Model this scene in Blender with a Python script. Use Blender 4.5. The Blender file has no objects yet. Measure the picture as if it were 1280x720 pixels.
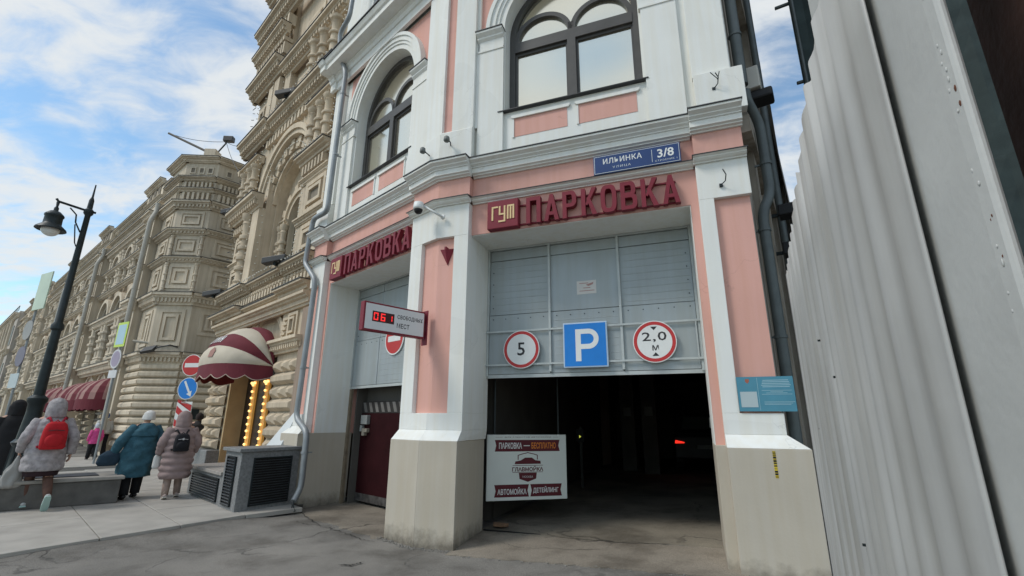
import bpy, bmesh, math, random
from mathutils import Vector, Matrix
random.seed(7)
sc = bpy.context.scene
COL = sc.collection
R = math.radians
V = Vector
Z = V((0, 0, 1))

# ---------------------------------------------------------------- camera
cam = bpy.data.cameras.new('camera')
camo = bpy.data.objects.new('camera', cam); COL.objects.link(camo)
cam.sensor_width = 36.0
cam.lens = 587.64 / 1280 * 36
cam.clip_start = 0.02; cam.clip_end = 3000
pitch, roll = R(15.699), R(0.3495)
camo.matrix_world = Matrix.Translation((0, 0, 1.6)) @ Matrix.Rotation(R(90) + pitch, 4, 'X') @ Matrix.Rotation(roll, 4, 'Z')
sc.camera = camo

# ---------------------------------------------------------------- sky, sun, exposure
SUN_EL, SUN_AZ = R(48), R(-112)          # azimuth clockwise from +Y: behind and to the left of the camera
w = bpy.data.worlds.new('World'); sc.world = w; w.use_nodes = True
nt = w.node_tree; nt.nodes.clear()
def wn(t, **k):
    n = nt.nodes.new(t)
    for a, b in k.items(): setattr(n, a, b)
    return n
sky = wn('ShaderNodeTexSky', sky_type='NISHITA', sun_disc=False, sun_elevation=SUN_EL, sun_rotation=SUN_AZ)
sky.air_density = 1.15; sky.dust_density = 0.25; sky.ozone_density = 1.2
tc = wn('ShaderNodeTexCoord')
sep = wn('ShaderNodeSeparateXYZ'); nt.links.new(tc.outputs['Generated'], sep.inputs[0])
mz = wn('ShaderNodeMath', operation='MAXIMUM'); mz.inputs[1].default_value = 0.0; nt.links.new(sep.outputs['Z'], mz.inputs[0])
az_ = wn('ShaderNodeMath', operation='ADD'); az_.inputs[1].default_value = 0.16; nt.links.new(mz.outputs[0], az_.inputs[0])
comb = wn('ShaderNodeCombineXYZ')
for i, ax in enumerate('XY'):
    dv = wn('ShaderNodeMath', operation='DIVIDE'); nt.links.new(sep.outputs[ax], dv.inputs[0]); nt.links.new(az_.outputs[0], dv.inputs[1]); nt.links.new(dv.outputs[0], comb.inputs[i])
mp = wn('ShaderNodeMapping'); mp.inputs['Rotation'].default_value = (0, 0, R(35)); mp.inputs['Scale'].default_value = (0.95, 1.5, 1); mp.inputs['Location'].default_value = (3.75, 0.42, 0)
nt.links.new(comb.outputs[0], mp.inputs[0])
def noise(scale, detail, rough, dist, src):
    n = wn('ShaderNodeTexNoise'); n.inputs['Scale'].default_value = scale; n.inputs['Detail'].default_value = detail
    n.inputs['Roughness'].default_value = rough; n.inputs['Distortion'].default_value = dist; nt.links.new(src, n.inputs['Vector']); return n
n1 = noise(1.5, 8, 0.52, 0.35, mp.outputs[0]); n2 = noise(6.0, 7, 0.58, 0.5, mp.outputs[0])
mixn = wn('ShaderNodeMath', operation='MULTIPLY_ADD'); mixn.inputs[1].default_value = 0.40; nt.links.new(n2.outputs[0], mixn.inputs[0])
m8 = wn('ShaderNodeMath', operation='MULTIPLY'); m8.inputs[1].default_value = 0.68; nt.links.new(n1.outputs[0], m8.inputs[0]); nt.links.new(m8.outputs[0], mixn.inputs[2])
ramp = wn('ShaderNodeValToRGB'); ramp.color_ramp.elements[0].position = 0.42; ramp.color_ramp.elements[1].position = 0.64
ramp.color_ramp.elements[0].color = (0.06, 0.06, 0.06, 1); ramp.color_ramp.elements[1].color = (0.95, 0.95, 0.95, 1)
ramp.color_ramp.interpolation = 'EASE'
nt.links.new(mixn.outputs[0], ramp.inputs[0])
mix = wn('ShaderNodeMixRGB'); mix.inputs[2].default_value = (5.4, 5.6, 5.68, 1)
tint = wn('ShaderNodeMixRGB', blend_type='MULTIPLY'); tint.inputs[0].default_value = 1; tint.inputs[2].default_value = (1.0, 1.22, 1.25, 1)
nt.links.new(sky.outputs[0], tint.inputs[1])
nt.links.new(ramp.outputs[0], mix.inputs[0]); nt.links.new(tint.outputs[0], mix.inputs[1])
bg = wn('ShaderNodeBackground'); bg.inputs['Strength'].default_value = 0.15
nt.links.new(mix.outputs[0], bg.inputs[0])
wo = wn('ShaderNodeOutputWorld'); nt.links.new(bg.outputs[0], wo.inputs[0])

sun = bpy.data.lights.new('sun', 'SUN'); sun.energy = 1.8; sun.angle = R(16); sun.color = (1, 0.95, 0.88)
suno = bpy.data.objects.new('sun', sun); COL.objects.link(suno)
sd = V((math.sin(SUN_AZ) * math.cos(SUN_EL), math.cos(SUN_AZ) * math.cos(SUN_EL), math.sin(SUN_EL)))
suno.rotation_euler = sd.to_track_quat('Z', 'Y').to_euler(); suno.location = sd * 50
sc.view_settings.view_transform = 'Standard'; sc.view_settings.look = 'None'
sc.view_settings.exposure = 0.0; sc.view_settings.gamma = 1.0

# ---------------------------------------------------------------- materials
MATS = {}
def M(name, col, rough=0.8, var=0.07, scale=1.6, bump=0.15, bscale=45, metal=0.0, streak=0.0, spec=0.35, dirt=None, emit=None, es=1.0, objvar=0.0, crack=0.0):
    if name in MATS: return MATS[name]
    m = bpy.data.materials.new(name); m.use_nodes = True
    t = m.node_tree; b = t.nodes['Principled BSDF']
    b.inputs['Roughness'].default_value = rough; b.inputs['Metallic'].default_value = metal
    b.inputs['Specular IOR Level'].default_value = spec
    g = t.nodes.new('ShaderNodeNewGeometry')
    c = (col[0], col[1], col[2], 1)
    n = t.nodes.new('ShaderNodeTexNoise'); n.inputs['Scale'].default_value = scale; n.inputs['Detail'].default_value = 6
    t.links.new(g.outputs['Position'], n.inputs['Vector'])
    r = t.nodes.new('ShaderNodeValToRGB')
    r.color_ramp.elements[0].position = 0.3; r.color_ramp.elements[1].position = 0.7
    r.color_ramp.elements[0].color = tuple(x * (1 - var) for x in col) + (1,)
    r.color_ramp.elements[1].color = tuple(min(1, x * (1 + var)) for x in col) + (1,)
    t.links.new(n.outputs[0], r.inputs[0]); out = r.outputs[0]
    if streak:
        mp = t.nodes.new('ShaderNodeMapping'); mp.inputs['Scale'].default_value = (9, 9, 0.5)
        t.links.new(g.outputs['Position'], mp.inputs[0])
        n3 = t.nodes.new('ShaderNodeTexNoise'); n3.inputs['Scale'].default_value = 1.2; n3.inputs['Detail'].default_value = 5
        t.links.new(mp.outputs[0], n3.inputs['Vector'])
        r3 = t.nodes.new('ShaderNodeValToRGB'); r3.color_ramp.elements[0].position = 0.35; r3.color_ramp.elements[1].position = 0.62
        k = 1 - streak
        r3.color_ramp.elements[0].color = (k, k * 0.98, k * 0.94, 1); r3.color_ramp.elements[1].color = (1, 1, 1, 1)
        t.links.new(n3.outputs[0], r3.inputs[0])
        x = t.nodes.new('ShaderNodeMixRGB'); x.blend_type = 'MULTIPLY'; x.inputs[0].default_value = 1
        t.links.new(out, x.inputs[1]); t.links.new(r3.outputs[0], x.inputs[2]); out = x.outputs[0]
    if objvar:                                  # tone differs from block to block
        oi = t.nodes.new('ShaderNodeObjectInfo'); mr = t.nodes.new('ShaderNodeMapRange'); mr.inputs[3].default_value = 1 - objvar; mr.inputs[4].default_value = 1 + objvar * .6
        t.links.new(oi.outputs['Random'], mr.inputs[0]); x = t.nodes.new('ShaderNodeVectorMath'); x.operation = 'SCALE'; t.links.new(out, x.inputs[0]); t.links.new(mr.outputs[0], x.inputs['Scale']); out = x.outputs[0]
    if crack:                                   # hairline cracks and faint patch repairs
        nw_ = t.nodes.new('ShaderNodeTexNoise'); nw_.inputs['Scale'].default_value = 2.5; nw_.inputs['Detail'].default_value = 6; t.links.new(g.outputs['Position'], nw_.inputs['Vector'])
        ad = t.nodes.new('ShaderNodeVectorMath'); ad.operation = 'MULTIPLY_ADD'; ad.inputs[1].default_value = (.7, .7, .7); t.links.new(nw_.outputs['Color'], ad.inputs[0]); t.links.new(g.outputs['Position'], ad.inputs[2])
        vo = t.nodes.new('ShaderNodeTexVoronoi'); vo.feature = 'DISTANCE_TO_EDGE'; vo.inputs['Scale'].default_value = 0.9; t.links.new(ad.outputs[0], vo.inputs['Vector'])
        lm = t.nodes.new('ShaderNodeMapRange'); lm.inputs[1].default_value = .0015; lm.inputs[2].default_value = .006; lm.inputs[3].default_value = crack; lm.inputs[4].default_value = 0; t.links.new(vo.outputs[0], lm.inputs[0])
        gm = t.nodes.new('ShaderNodeMapRange'); gm.inputs[1].default_value = .5; gm.inputs[2].default_value = .58; t.links.new(n.outputs[0], gm.inputs[0])
        mm_ = t.nodes.new('ShaderNodeMath'); mm_.operation = 'MULTIPLY'; t.links.new(lm.outputs[0], mm_.inputs[0]); t.links.new(gm.outputs[0], mm_.inputs[1])
        x = t.nodes.new('ShaderNodeMixRGB'); x.inputs[2].default_value = tuple(v * .45 for v in col) + (1,); t.links.new(mm_.outputs[0], x.inputs[0]); t.links.new(out, x.inputs[1]); out = x.outputs[0]
        vp = t.nodes.new('ShaderNodeTexNoise'); vp.inputs['Scale'].default_value = .9; vp.inputs['Detail'].default_value = 1.5; t.links.new(g.outputs['Position'], vp.inputs['Vector'])
        pm = t.nodes.new('ShaderNodeMapRange'); pm.inputs[1].default_value = .56; pm.inputs[2].default_value = .57; pm.inputs[3].default_value = 1; pm.inputs[4].default_value = .955; t.links.new(vp.outputs[0], pm.inputs[0])
        x = t.nodes.new('ShaderNodeVectorMath'); x.operation = 'SCALE'; t.links.new(out, x.inputs[0]); t.links.new(pm.outputs[0], x.inputs['Scale']); out = x.outputs[0]
    if dirt:                                    # splash dirt near the ground: (height, colour, amount)
        s = t.nodes.new('ShaderNodeSeparateXYZ'); t.links.new(g.outputs['Position'], s.inputs[0])
        n4 = t.nodes.new('ShaderNodeTexNoise'); n4.inputs['Scale'].default_value = 7; n4.inputs['Detail'].default_value = 7; n4.inputs['Roughness'].default_value = 0.7
        t.links.new(g.outputs['Position'], n4.inputs['Vector'])
        a = t.nodes.new('ShaderNodeMath'); a.operation = 'MULTIPLY_ADD'; a.inputs[1].default_value = dirt[0] * 2; t.links.new(n4.outputs[0], a.inputs[0]); a.inputs[2].default_value = -dirt[0] * 0.55
        d = t.nodes.new('ShaderNodeMath'); d.operation = 'SUBTRACT'; t.links.new(a.outputs[0], d.inputs[0]); t.links.new(s.outputs['Z'], d.inputs[1])
        rr = t.nodes.new('ShaderNodeMapRange'); rr.inputs[1].default_value = -dirt[0] * 0.6; rr.inputs[2].default_value = dirt[0] * 0.5; rr.inputs[3].default_value = 0; rr.inputs[4].default_value = dirt[2]
        t.links.new(d.outputs[0], rr.inputs[0])
        x = t.nodes.new('ShaderNodeMixRGB'); x.inputs[2].default_value = tuple(dirt[1]) + (1,)
        t.links.new(rr.outputs[0], x.inputs[0]); t.links.new(out, x.inputs[1]); out = x.outputs[0]
    t.links.new(out, b.inputs['Base Color'])
    if bump:
        n2 = t.nodes.new('ShaderNodeTexNoise'); n2.inputs['Scale'].default_value = bscale; n2.inputs['Detail'].default_value = 4
        t.links.new(g.outputs['Position'], n2.inputs['Vector'])
        bp = t.nodes.new('ShaderNodeBump'); bp.inputs['Strength'].default_value = bump; bp.inputs['Distance'].default_value = 0.01
        t.links.new(n2.outputs[0], bp.inputs['Height']); t.links.new(bp.outputs[0], b.inputs['Normal'])
    if emit:
        b.inputs['Emission Color'].default_value = tuple(emit) + (1,); b.inputs['Emission Strength'].default_value = es
    MATS[name] = m; return m

WHITE = M('white_plaster', (0.785, 0.79, 0.755), 0.85, 0.05, 0.9, 0.14, 60, streak=0.035, crack=0.22)
PINK = M('pink_plaster', (0.685, 0.385, 0.325), 0.88, 0.06, 0.8, 0.14, 60, streak=0.04, crack=0.22)
STONE = M('beige_base_stone', (0.495, 0.45, 0.375), 0.75, 0.06, 1.4, 0.12, 35, streak=0.04, dirt=(0.22, (0.10, 0.085, 0.065), 0.8))
LEDGE = M('dark_sheet_metal', (0.06, 0.06, 0.062), 0.55, 0.2, 4, 0.1, 30, metal=0.3)
GUMN = M('warm_cream_stone', (0.60, 0.505, 0.38), 0.85, 0.12, 1.4, 0.3, 30, streak=0.14, objvar=0.10)
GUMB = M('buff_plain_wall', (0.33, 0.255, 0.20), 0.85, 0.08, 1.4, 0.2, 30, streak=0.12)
GUMF = M('grey_cream_stone', (0.63, 0.55, 0.435), 0.88, 0.14, 0.9, 0.3, 25, streak=0.14, objvar=0.09)
GUMD = M('recess_shade_stone', (0.22, 0.19, 0.15), 0.9, 0.2, 2, 0.2, 20)  # darker copy of the cream stone, recess shade put into the colour
GRANITE = M('grey_granite', (0.21, 0.215, 0.215), 0.55, 0.22, 25, 0.1, 80)
ZINC = M('galvanised_pipe', (0.29, 0.31, 0.32), 0.5, 0.12, 4, 0.06, 25, metal=0.35)
DARKPIPE = M('dark_grey_pipe', (0.10, 0.115, 0.115), 0.5, 0.15, 5, 0.06, 25, metal=0.2)
PANEL = M('grey_gate_panel', (0.36, 0.40, 0.415), 0.5, 0.07, 1.5, 0.06, 12, metal=0.15, streak=0.06)
PANELB = M('pale_gate_bar', (0.46, 0.49, 0.48), 0.5, 0.1, 6, 0.05, 20, metal=0.2)
BLACK = M('black_paint', (0.012, 0.012, 0.013), 0.5, 0.2, 6, 0.05)
IRON = M('dark_iron', (0.022, 0.03, 0.032), 0.45, 0.25, 8, 0.15, 30, metal=0.3)
MAROON = M('maroon_acrylic', (0.20, 0.022, 0.036), 0.5, 0.08, 8, 0.02, spec=0.25)
MAROOND = M('maroon_door_paint', (0.027, 0.0055, 0.007), 0.75, 0.2, 3, 0.08, 20, spec=0.1)
GOLD = M('cream_gold_plate', (0.72, 0.52, 0.27), 0.45, 0.05, 10, 0.02)
SIGNW = M('white_sign_film', (0.74, 0.75, 0.73), 0.45, 0.03, 6, 0.02)
SIGNR = M('red_sign_film', (0.50, 0.035, 0.035), 0.42, 0.05, 6, 0.02)
SIGNB = M('blue_sign_film', (0.012, 0.20, 0.62), 0.4, 0.05, 6, 0.02)
NAVY = M('navy_enamel', (0.012, 0.042, 0.155), 0.35, 0.08, 6, 0.02, spec=0.5)
INK = M('dark_ink', (0.03, 0.03, 0.032), 0.6, 0.1)
MAROONINK = M('maroon_ink', (0.10, 0.010, 0.016), 0.55, 0.1, 8, 0.02)
ORANGE = M('orange_ink', (0.72, 0.22, 0.03), 0.55, 0.08)
TEALP = M('teal_notice_print', (0.075, 0.25, 0.34), 0.4, 0.08, 6, 0.02)
PALEINK = M('pale_ink', (0.62, 0.66, 0.66), 0.6, 0.05)
YEL = M('yellow_tape', (0.62, 0.46, 0.03), 0.5, 0.1)
def glass(name, col, rough=0.03, metal=0.9, bump=0.03):
    m = M(name, col, rough, 0.03, 0.6, bump, 1.2, metal=metal, spec=0.6); return m
GLASS = glass('mirror_glass', (0.86, 0.79, 0.63), 0.13, 0.92, 0.05)
GLASSD = glass('dim_glass', (0.16, 0.18, 0.18), 0.06, 0.5)
FRAME = M('dark_grey_window_paint', (0.075, 0.072, 0.068), 0.45, 0.1, 5, 0.03)

# ---------------------------------------------------------------- geometry helpers
class F:                                        # a local frame: a along ax, b along ay, c along az
    def __init__(s, o, ax, ay, az=Z): s.o = V(o); s.ax = V(ax); s.ay = V(ay); s.az = V(az)
    def __call__(s, a, b, c): return s.o + s.ax * a + s.ay * b + s.az * c
    def at(s, a, b, c): return F(s(a, b, c), s.ax, s.ay, s.az)
WORLD = F((0, 0, 0), (1, 0, 0), (0, 1, 0))
class MB:
    def __init__(s, fr=WORLD): s.v = []; s.f = []; s.fr = fr
    def add(s, pts, faces):
        n = len(s.v); s.v += [s.fr(*p) for p in pts]; s.f += [tuple(i + n for i in f) for f in faces]; return s
    def box(s, a0, a1, b0, b1, c0, c1):
        p = [(a, b, c) for a in (a0, a1) for b in (b0, b1) for c in (c0, c1)]
        return s.add(p, [(0, 1, 3, 2), (4, 6, 7, 5), (0, 4, 5, 1), (2, 3, 7, 6), (0, 2, 6, 4), (1, 5, 7, 3)])
    def frus(s, a0, a1, c0, c1, b0, b1, ia, ic):       # block whose front (b1) is inset by ia, ic
        p = [(a0, b0, c0), (a1, b0, c0), (a1, b0, c1), (a0, b0, c1), (a0 + ia, b1, c0 + ic), (a1 - ia, b1, c0 + ic), (a1 - ia, b1, c1 - ic), (a0 + ia, b1, c1 - ic)]
        return s.add(p, [(0, 1, 2, 3), (4, 7, 6, 5), (0, 4, 5, 1), (1, 5, 6, 2), (2, 6, 7, 3), (3, 7, 4, 0)])
    def prism(s, poly, b0, b1):                        # poly in (a, c)
        n = len(poly); p = [(a, b0, c) for a, c in poly] + [(a, b1, c) for a, c in poly]
        return s.add(p, [tuple(range(n)), tuple(range(2 * n - 1, n - 1, -1))] + [(i, (i + 1) % n, n + (i + 1) % n, n + i) for i in range(n)])
    def plan(s, poly, c0, c1):                         # poly in (a, b), extruded up
        n = len(poly); p = [(a, b, c0) for a, b in poly] + [(a, b, c1) for a, b in poly]
        return s.add(p, [tuple(range(n)), tuple(range(2 * n - 1, n - 1, -1))] + [(i, (i + 1) % n, n + (i + 1) % n, n + i) for i in range(n)])
    def extr(s, prof, t0, t1, mit=False, mit1=None):   # prof in (b, c) extruded along a; mit: start on the corner bisector
        n = len(prof)
        p = [((TAN * b if mit else t0), b, c) for b, c in prof] + [(t1 if mit1 is None else t1 + mit1 * b, b, c) for b, c in prof]
        return s.add(p, [tuple(range(n)), tuple(range(2 * n - 1, n - 1, -1))] + [(i, (i + 1) % n, n + (i + 1) % n, n + i) for i in range(n)])
    def ring(s, ca, cc, r0, r1, b0, b1, a0=0.0, a1=180.0, n=20):   # arch ring in the (a, c) plane
        pts = []; fc = []
        for i in range(n + 1):
            t = R(a0 + (a1 - a0) * i / n); x, y = math.cos(t), math.sin(t)
            pts += [(ca + r0 * x, b0, cc + r0 * y), (ca + r1 * x, b0, cc + r1 * y), (ca + r1 * x, b1, cc + r1 * y), (ca + r0 * x, b1, cc + r0 * y)]
        for i in range(n):
            for k in range(4): fc.append((4 * i + k, 4 * i + (k + 1) % 4, 4 * i + 4 + (k + 1) % 4, 4 * i + 4 + k))
        if abs(a1 - a0) < 359: fc += [(0, 1, 2, 3), (4 * n + 3, 4 * n + 2, 4 * n + 1, 4 * n)]
        return s.add(pts, fc)
    def disc(s, ca, cc, r, b0, b1, n=36): return s.prism([(ca + r * math.cos(2 * math.pi * i / n), cc + r * math.sin(2 * math.pi * i / n)) for i in range(n)], b0, b1)
    def lathe(s, prof, a=0, b=0, n=12, cap=True):      # prof: (r, c)
        pts = []; fc = []
        for r, c in prof: pts += [(a + r * math.cos(2 * math.pi * i / n), b + r * math.sin(2 * math.pi * i / n), c) for i in range(n)]
        for k in range(len(prof) - 1):
            for i in range(n): fc.append((k * n + i, k * n + (i + 1) % n, (k + 1) * n + (i + 1) % n, (k + 1) * n + i))
        if cap: fc += [tuple(range(n - 1, -1, -1)), tuple((len(prof) - 1) * n + i for i in range(n))]
        return s.add(pts, fc)
    def loft(s, rings, cap=True):                      # rings of equal length
        n = len(rings[0]); pts = [p for r in rings for p in r]; fc = []
        for k in range(len(rings) - 1):
            for i in range(n): fc.append((k * n + i, k * n + (i + 1) % n, (k + 1) * n + (i + 1) % n, (k + 1) * n + i))
        if cap: fc += [tuple(range(n - 1, -1, -1)), tuple((len(rings) - 1) * n + i for i in range(n))]
        return s.add(pts, fc)
    def tube(s, path, r, n=10, cap=True):              # r: radius or list
        P = [V(p) for p in path]; rings = []; up = None
        rs = r if isinstance(r, (list, tuple)) else [r] * len(P)
        for i, p in enumerate(P):
            d = (P[min(i + 1, len(P) - 1)] - P[max(i - 1, 0)]).normalized()
            if up is None: up = d.orthogonal().normalized()
            up = (up - d * up.dot(d)).normalized(); sd_ = d.cross(up)
            rings.append([tuple(p + (up * math.cos(2 * math.pi * k / n) + sd_ * math.sin(2 * math.pi * k / n)) * rs[i]) for k in range(n)])
        return s.loft(rings, cap)
    def ell(s, c, rx, ry, rz, n=14, m=9, t0=0.0, t1=1.0):
        rings = []
        for k in range(m + 1):
            th = math.pi * (t0 + (t1 - t0) * k / m); rr = max(0.02, math.sin(th)); zz = -math.cos(th)
            rings.append([(c[0] + rx * rr * math.cos(2 * math.pi * i / n), c[1] + ry * rr * math.sin(2 * math.pi * i / n), c[2] + rz * zz) for i in range(n)])
        return s.loft(rings)

ORG = {}
def mesh_from(name, mb, org, norm=True):
    me = bpy.data.meshes.new(name); me.from_pydata([v - org for v in mb.v], [], mb.f)
    if norm:
        bm = bmesh.new(); bm.from_mesh(me); bmesh.ops.recalc_face_normals(bm, faces=bm.faces); bm.to_mesh(me); bm.free()
    me.validate(); return me
def ob(name, mb, mat, parent=None, smooth=False, bevel=0.0, norm=True, kind=None, label=None, cat=None, group=None, seg=2, auto=None):
    if parent is not None: org = ORG[parent.name]
    else:
        xs = [v.x for v in mb.v]; ys = [v.y for v in mb.v]; zs = [v.z for v in mb.v]
        org = V(((min(xs) + max(xs)) / 2, (min(ys) + max(ys)) / 2, min(zs)))
    me = mesh_from(name, mb, org, norm)
    me.materials.append(mat)
    o = bpy.data.objects.new(name, me); COL.objects.link(o)
    if parent is not None: o.parent = parent
    else: o.location = org
    ORG[o.name] = org
    if smooth:
        for p in me.polygons: p.use_smooth = True
    if auto:
        me.polygons.foreach_set('use_smooth', [True] * len(me.polygons)); me.set_sharp_from_angle(angle=R(auto))
    if bevel:
        b = o.modifiers.new('bevel', 'BEVEL'); b.width = bevel; b.segments = seg; b.limit_method = 'ANGLE'; b.angle_limit = R(40)
    if kind: o['kind'] = kind
    if label: o['label'] = label
    if cat: o['category'] = cat
    if group: o['group'] = group
    return o
def thing(name, label, cat, loc, group=None):
    o = bpy.data.objects.new(name, None); COL.objects.link(o); o.location = loc; o.empty_display_size = 0.2
    o['label'] = label; o['category'] = cat
    if group: o['group'] = group
    ORG[o.name] = V(loc); return o
def dup_piece(src, parent, delta=None, name=None, rot=None):       # a copy of one piece with shared mesh
    c = src.copy(); COL.objects.link(c); c.parent = parent
    if delta is not None: c.location = src.location + V(delta)
    return c
def copy_tree(root, loc, rotz=0.0, label=None, group=None):
    c = root.copy(); COL.objects.link(c); c.location = loc; c.rotation_euler = (0, 0, rotz)
    if label: c['label'] = label
    if group: c['group'] = group
    for ch in list(root.children):
        d = ch.copy(); COL.objects.link(d); d.parent = c
        for g in list(ch.children):
            e = g.copy(); COL.objects.link(e); e.parent = d
    return c
def text(body, fr, x0, x1, z0, z1, b, mat, parent, name='lettering', bold=0.0, ext=0.0006, spacing=1.0, label=None):
    c = bpy.data.curves.new('txt', 'FONT'); c.body = body; c.size = 1; c.offset = bold; c.resolution_u = 2; c.space_character = spacing
    o = bpy.data.objects.new('txt', c); COL.objects.link(o)
    dg = bpy.context.evaluated_depsgraph_get(); me = bpy.data.meshes.new_from_object(o.evaluated_get(dg))
    xs = [v.co.x for v in me.vertices]; ys = [v.co.y for v in me.vertices]
    ax, bx, ay, by = min(xs), max(xs), min(ys), max(ys)
    mb = MB(fr)
    sx = (x1 - x0) / (bx - ax); sz = (z1 - z0) / (by - ay)
    top = [(x0 + (v.co.x - ax) * sx, b, z0 + (v.co.y - ay) * sz) for v in me.vertices]
    mb.add(top, [tuple(p.vertices) for p in me.polygons])
    bpy.data.objects.remove(o); bpy.data.curves.remove(c); bpy.data.meshes.remove(me)
    return ob(name, mb, mat, parent, norm=False, label=label)

# plan of the place: K is the corner of the parking building; A runs right along the big gate, B runs left along the street
AZA, AZB = R(69.53), R(46.74)
TAN = math.tan((AZA - AZB) / 2)
uA = V((math.sin(AZA), -math.cos(AZA), 0)); uB = V((-math.sin(AZB), math.cos(AZB), 0))
iA = V((math.cos(AZA), math.sin(AZA), 0)); iB = V((math.cos(AZB), math.sin(AZB), 0))     # into the wall
K = V((-1.26424, 6.79076, 0))
FA, FB = F(K, uA, iA), F(K, uB, iB)
def cl(x, a, b): return max(a, min(b, x))
def gz(x, y):                                    # height of the ground
    p = V((x, y, 0)) - K
    ta, da, tb, db = p.dot(uA), p.dot(iA), p.dot(uB), p.dot(iB)
    lip = 0.0
    if db < -0.5 and 0.5 < tb < 4.2:              # asphalt ramped up to the pavement edge
        e = 3.36 - 0.19 * max(0, -db - 1.0) - 0.1 - tb
        lip = 0.072 * cl(1 - e / 0.8, 0, 1) ** 2 * cl((-db - 0.5) * 2, 0, 1)
    return lip + 0.024 * cl(ta - 0.5, 0, 6) + 0.05 * cl(min(da, db), 0, 1.0) * cl(ta * 2, 0, 1) + 0.016 * cl(tb - 14, 0, 400)
# ================================================================ GROUND
def asphalt(name, base, warm, crack=0.6):
    m = bpy.data.materials.new(name); m.use_nodes = True; t = m.node_tree; b = t.nodes['Principled BSDF']
    b.inputs['Roughness'].default_value = 0.82; b.inputs['Specular IOR Level'].default_value = 0.35
    g = t.nodes.new('ShaderNodeNewGeometry')
    def nz(s, d, r=0.6, dist=0.0):
        n = t.nodes.new('ShaderNodeTexNoise'); n.inputs['Scale'].default_value = s; n.inputs['Detail'].default_value = d; n.inputs['Roughness'].default_value = r; n.inputs['Distortion'].default_value = dist
        t.links.new(g.outputs['Position'], n.inputs['Vector']); return n.outputs[0]
    def rmp(src, p0, c0, p1, c1):
        r = t.nodes.new('ShaderNodeValToRGB'); r.color_ramp.elements[0].position = p0; r.color_ramp.elements[1].position = p1
        r.color_ramp.elements[0].color = tuple(c0) + (1,); r.color_ramp.elements[1].color = tuple(c1) + (1,); t.links.new(src, r.inputs[0]); return r.outputs[0]
    def mixc(kind, f, a, c):
        x = t.nodes.new('ShaderNodeMixRGB'); x.blend_type = kind
        if isinstance(f, float): x.inputs[0].default_value = f
        else: t.links.new(f, x.inputs[0])
        t.links.new(a, x.inputs[1]); t.links.new(c, x.inputs[2]); return x.outputs[0]
    patch = rmp(nz(0.55, 7, 0.62, 0.1), 0.35, [x * 0.72 for x in base], 0.68, [x * 1.15 for x in warm])
    stain = rmp(nz(1.1, 8, 0.72, 0.25), 0.36, (0.58, 0.56, 0.54), 0.52, (1, 1, 1))
    grain = rmp(nz(85, 4, 0.75), 0.32, (0.62, 0.62, 0.62), 0.68, (1.35, 1.35, 1.33))
    out = mixc('MULTIPLY', 1.0, mixc('MULTIPLY', 0.8, patch, stain), grain)
    wv = t.nodes.new('ShaderNodeTexNoise'); wv.inputs['Scale'].default_value = 1.6; wv.inputs['Detail'].default_value = 5
    t.links.new(g.outputs['Position'], wv.inputs['Vector'])
    ad = t.nodes.new('ShaderNodeVectorMath'); ad.operation = 'MULTIPLY_ADD'; ad.inputs[1].default_value = (0.9, 0.9, 0.9); t.links.new(wv.outputs['Color'], ad.inputs[0]); t.links.new(g.outputs['Position'], ad.inputs[2])
    vo = t.nodes.new('ShaderNodeTexVoronoi'); vo.feature = 'DISTANCE_TO_EDGE'; vo.inputs['Scale'].default_value = 0.55; t.links.new(ad.outputs[0], vo.inputs['Vector'])
    lt = t.nodes.new('ShaderNodeMapRange'); lt.inputs[1].default_value = 0.004; lt.inputs[2].default_value = 0.016; lt.inputs[3].default_value = crack; lt.inputs[4].default_value = 0
    t.links.new(vo.outputs[0], lt.inputs[0])
    gate = rmp(nz(0.8, 3), 0.46, (0, 0, 0), 0.6, (1, 1, 1))
    ml = t.nodes.new('ShaderNodeMath'); ml.operation = 'MULTIPLY'; t.links.new(lt.outputs[0], ml.inputs[0]); t.links.new(gate, ml.inputs[1])
    dk = t.nodes.new('ShaderNodeRGB'); dk.outputs[0].default_value = (0.012, 0.011, 0.01, 1)
    out = mixc('MIX', ml.outputs[0], out, dk.outputs[0])
    t.links.new(out, b.inputs['Base Color'])
    bp = t.nodes.new('ShaderNodeBump'); bp.inputs['Strength'].default_value = 0.5; bp.inputs['Distance'].default_value = 0.006
    t.links.new(nz(120, 4), bp.inputs['Height'])
    bp2 = t.nodes.new('ShaderNodeBump'); bp2.invert = True; bp2.inputs['Strength'].default_value = 0.6; bp2.inputs['Distance'].default_value = 0.02
    t.links.new(ml.outputs[0], bp2.inputs['Height']); t.links.new(bp.outputs[0], bp2.inputs['Normal'])
    t.links.new(bp2.outputs[0], b.inputs['Normal']); MATS[name] = m; return m
ASPH = asphalt('worn_asphalt', (0.195, 0.185, 0.168), (0.22, 0.207, 0.187), 0.55)
APRON = asphalt('stained_apron_concrete', (0.24, 0.21, 0.17), (0.28, 0.245, 0.20), 0.75)
GARF = asphalt('garage_floor_concrete', (0.23, 0.205, 0.165), (0.27, 0.24, 0.19), 0.5)
SLAB = M('grey_paving_slab', (0.37, 0.35, 0.315), 0.8, 0.14, 2.5, 0.25, 60, streak=0.0)
KERB = M('granite_kerb', (0.23, 0.225, 0.21), 0.75, 0.2, 6, 0.25, 50)

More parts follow.
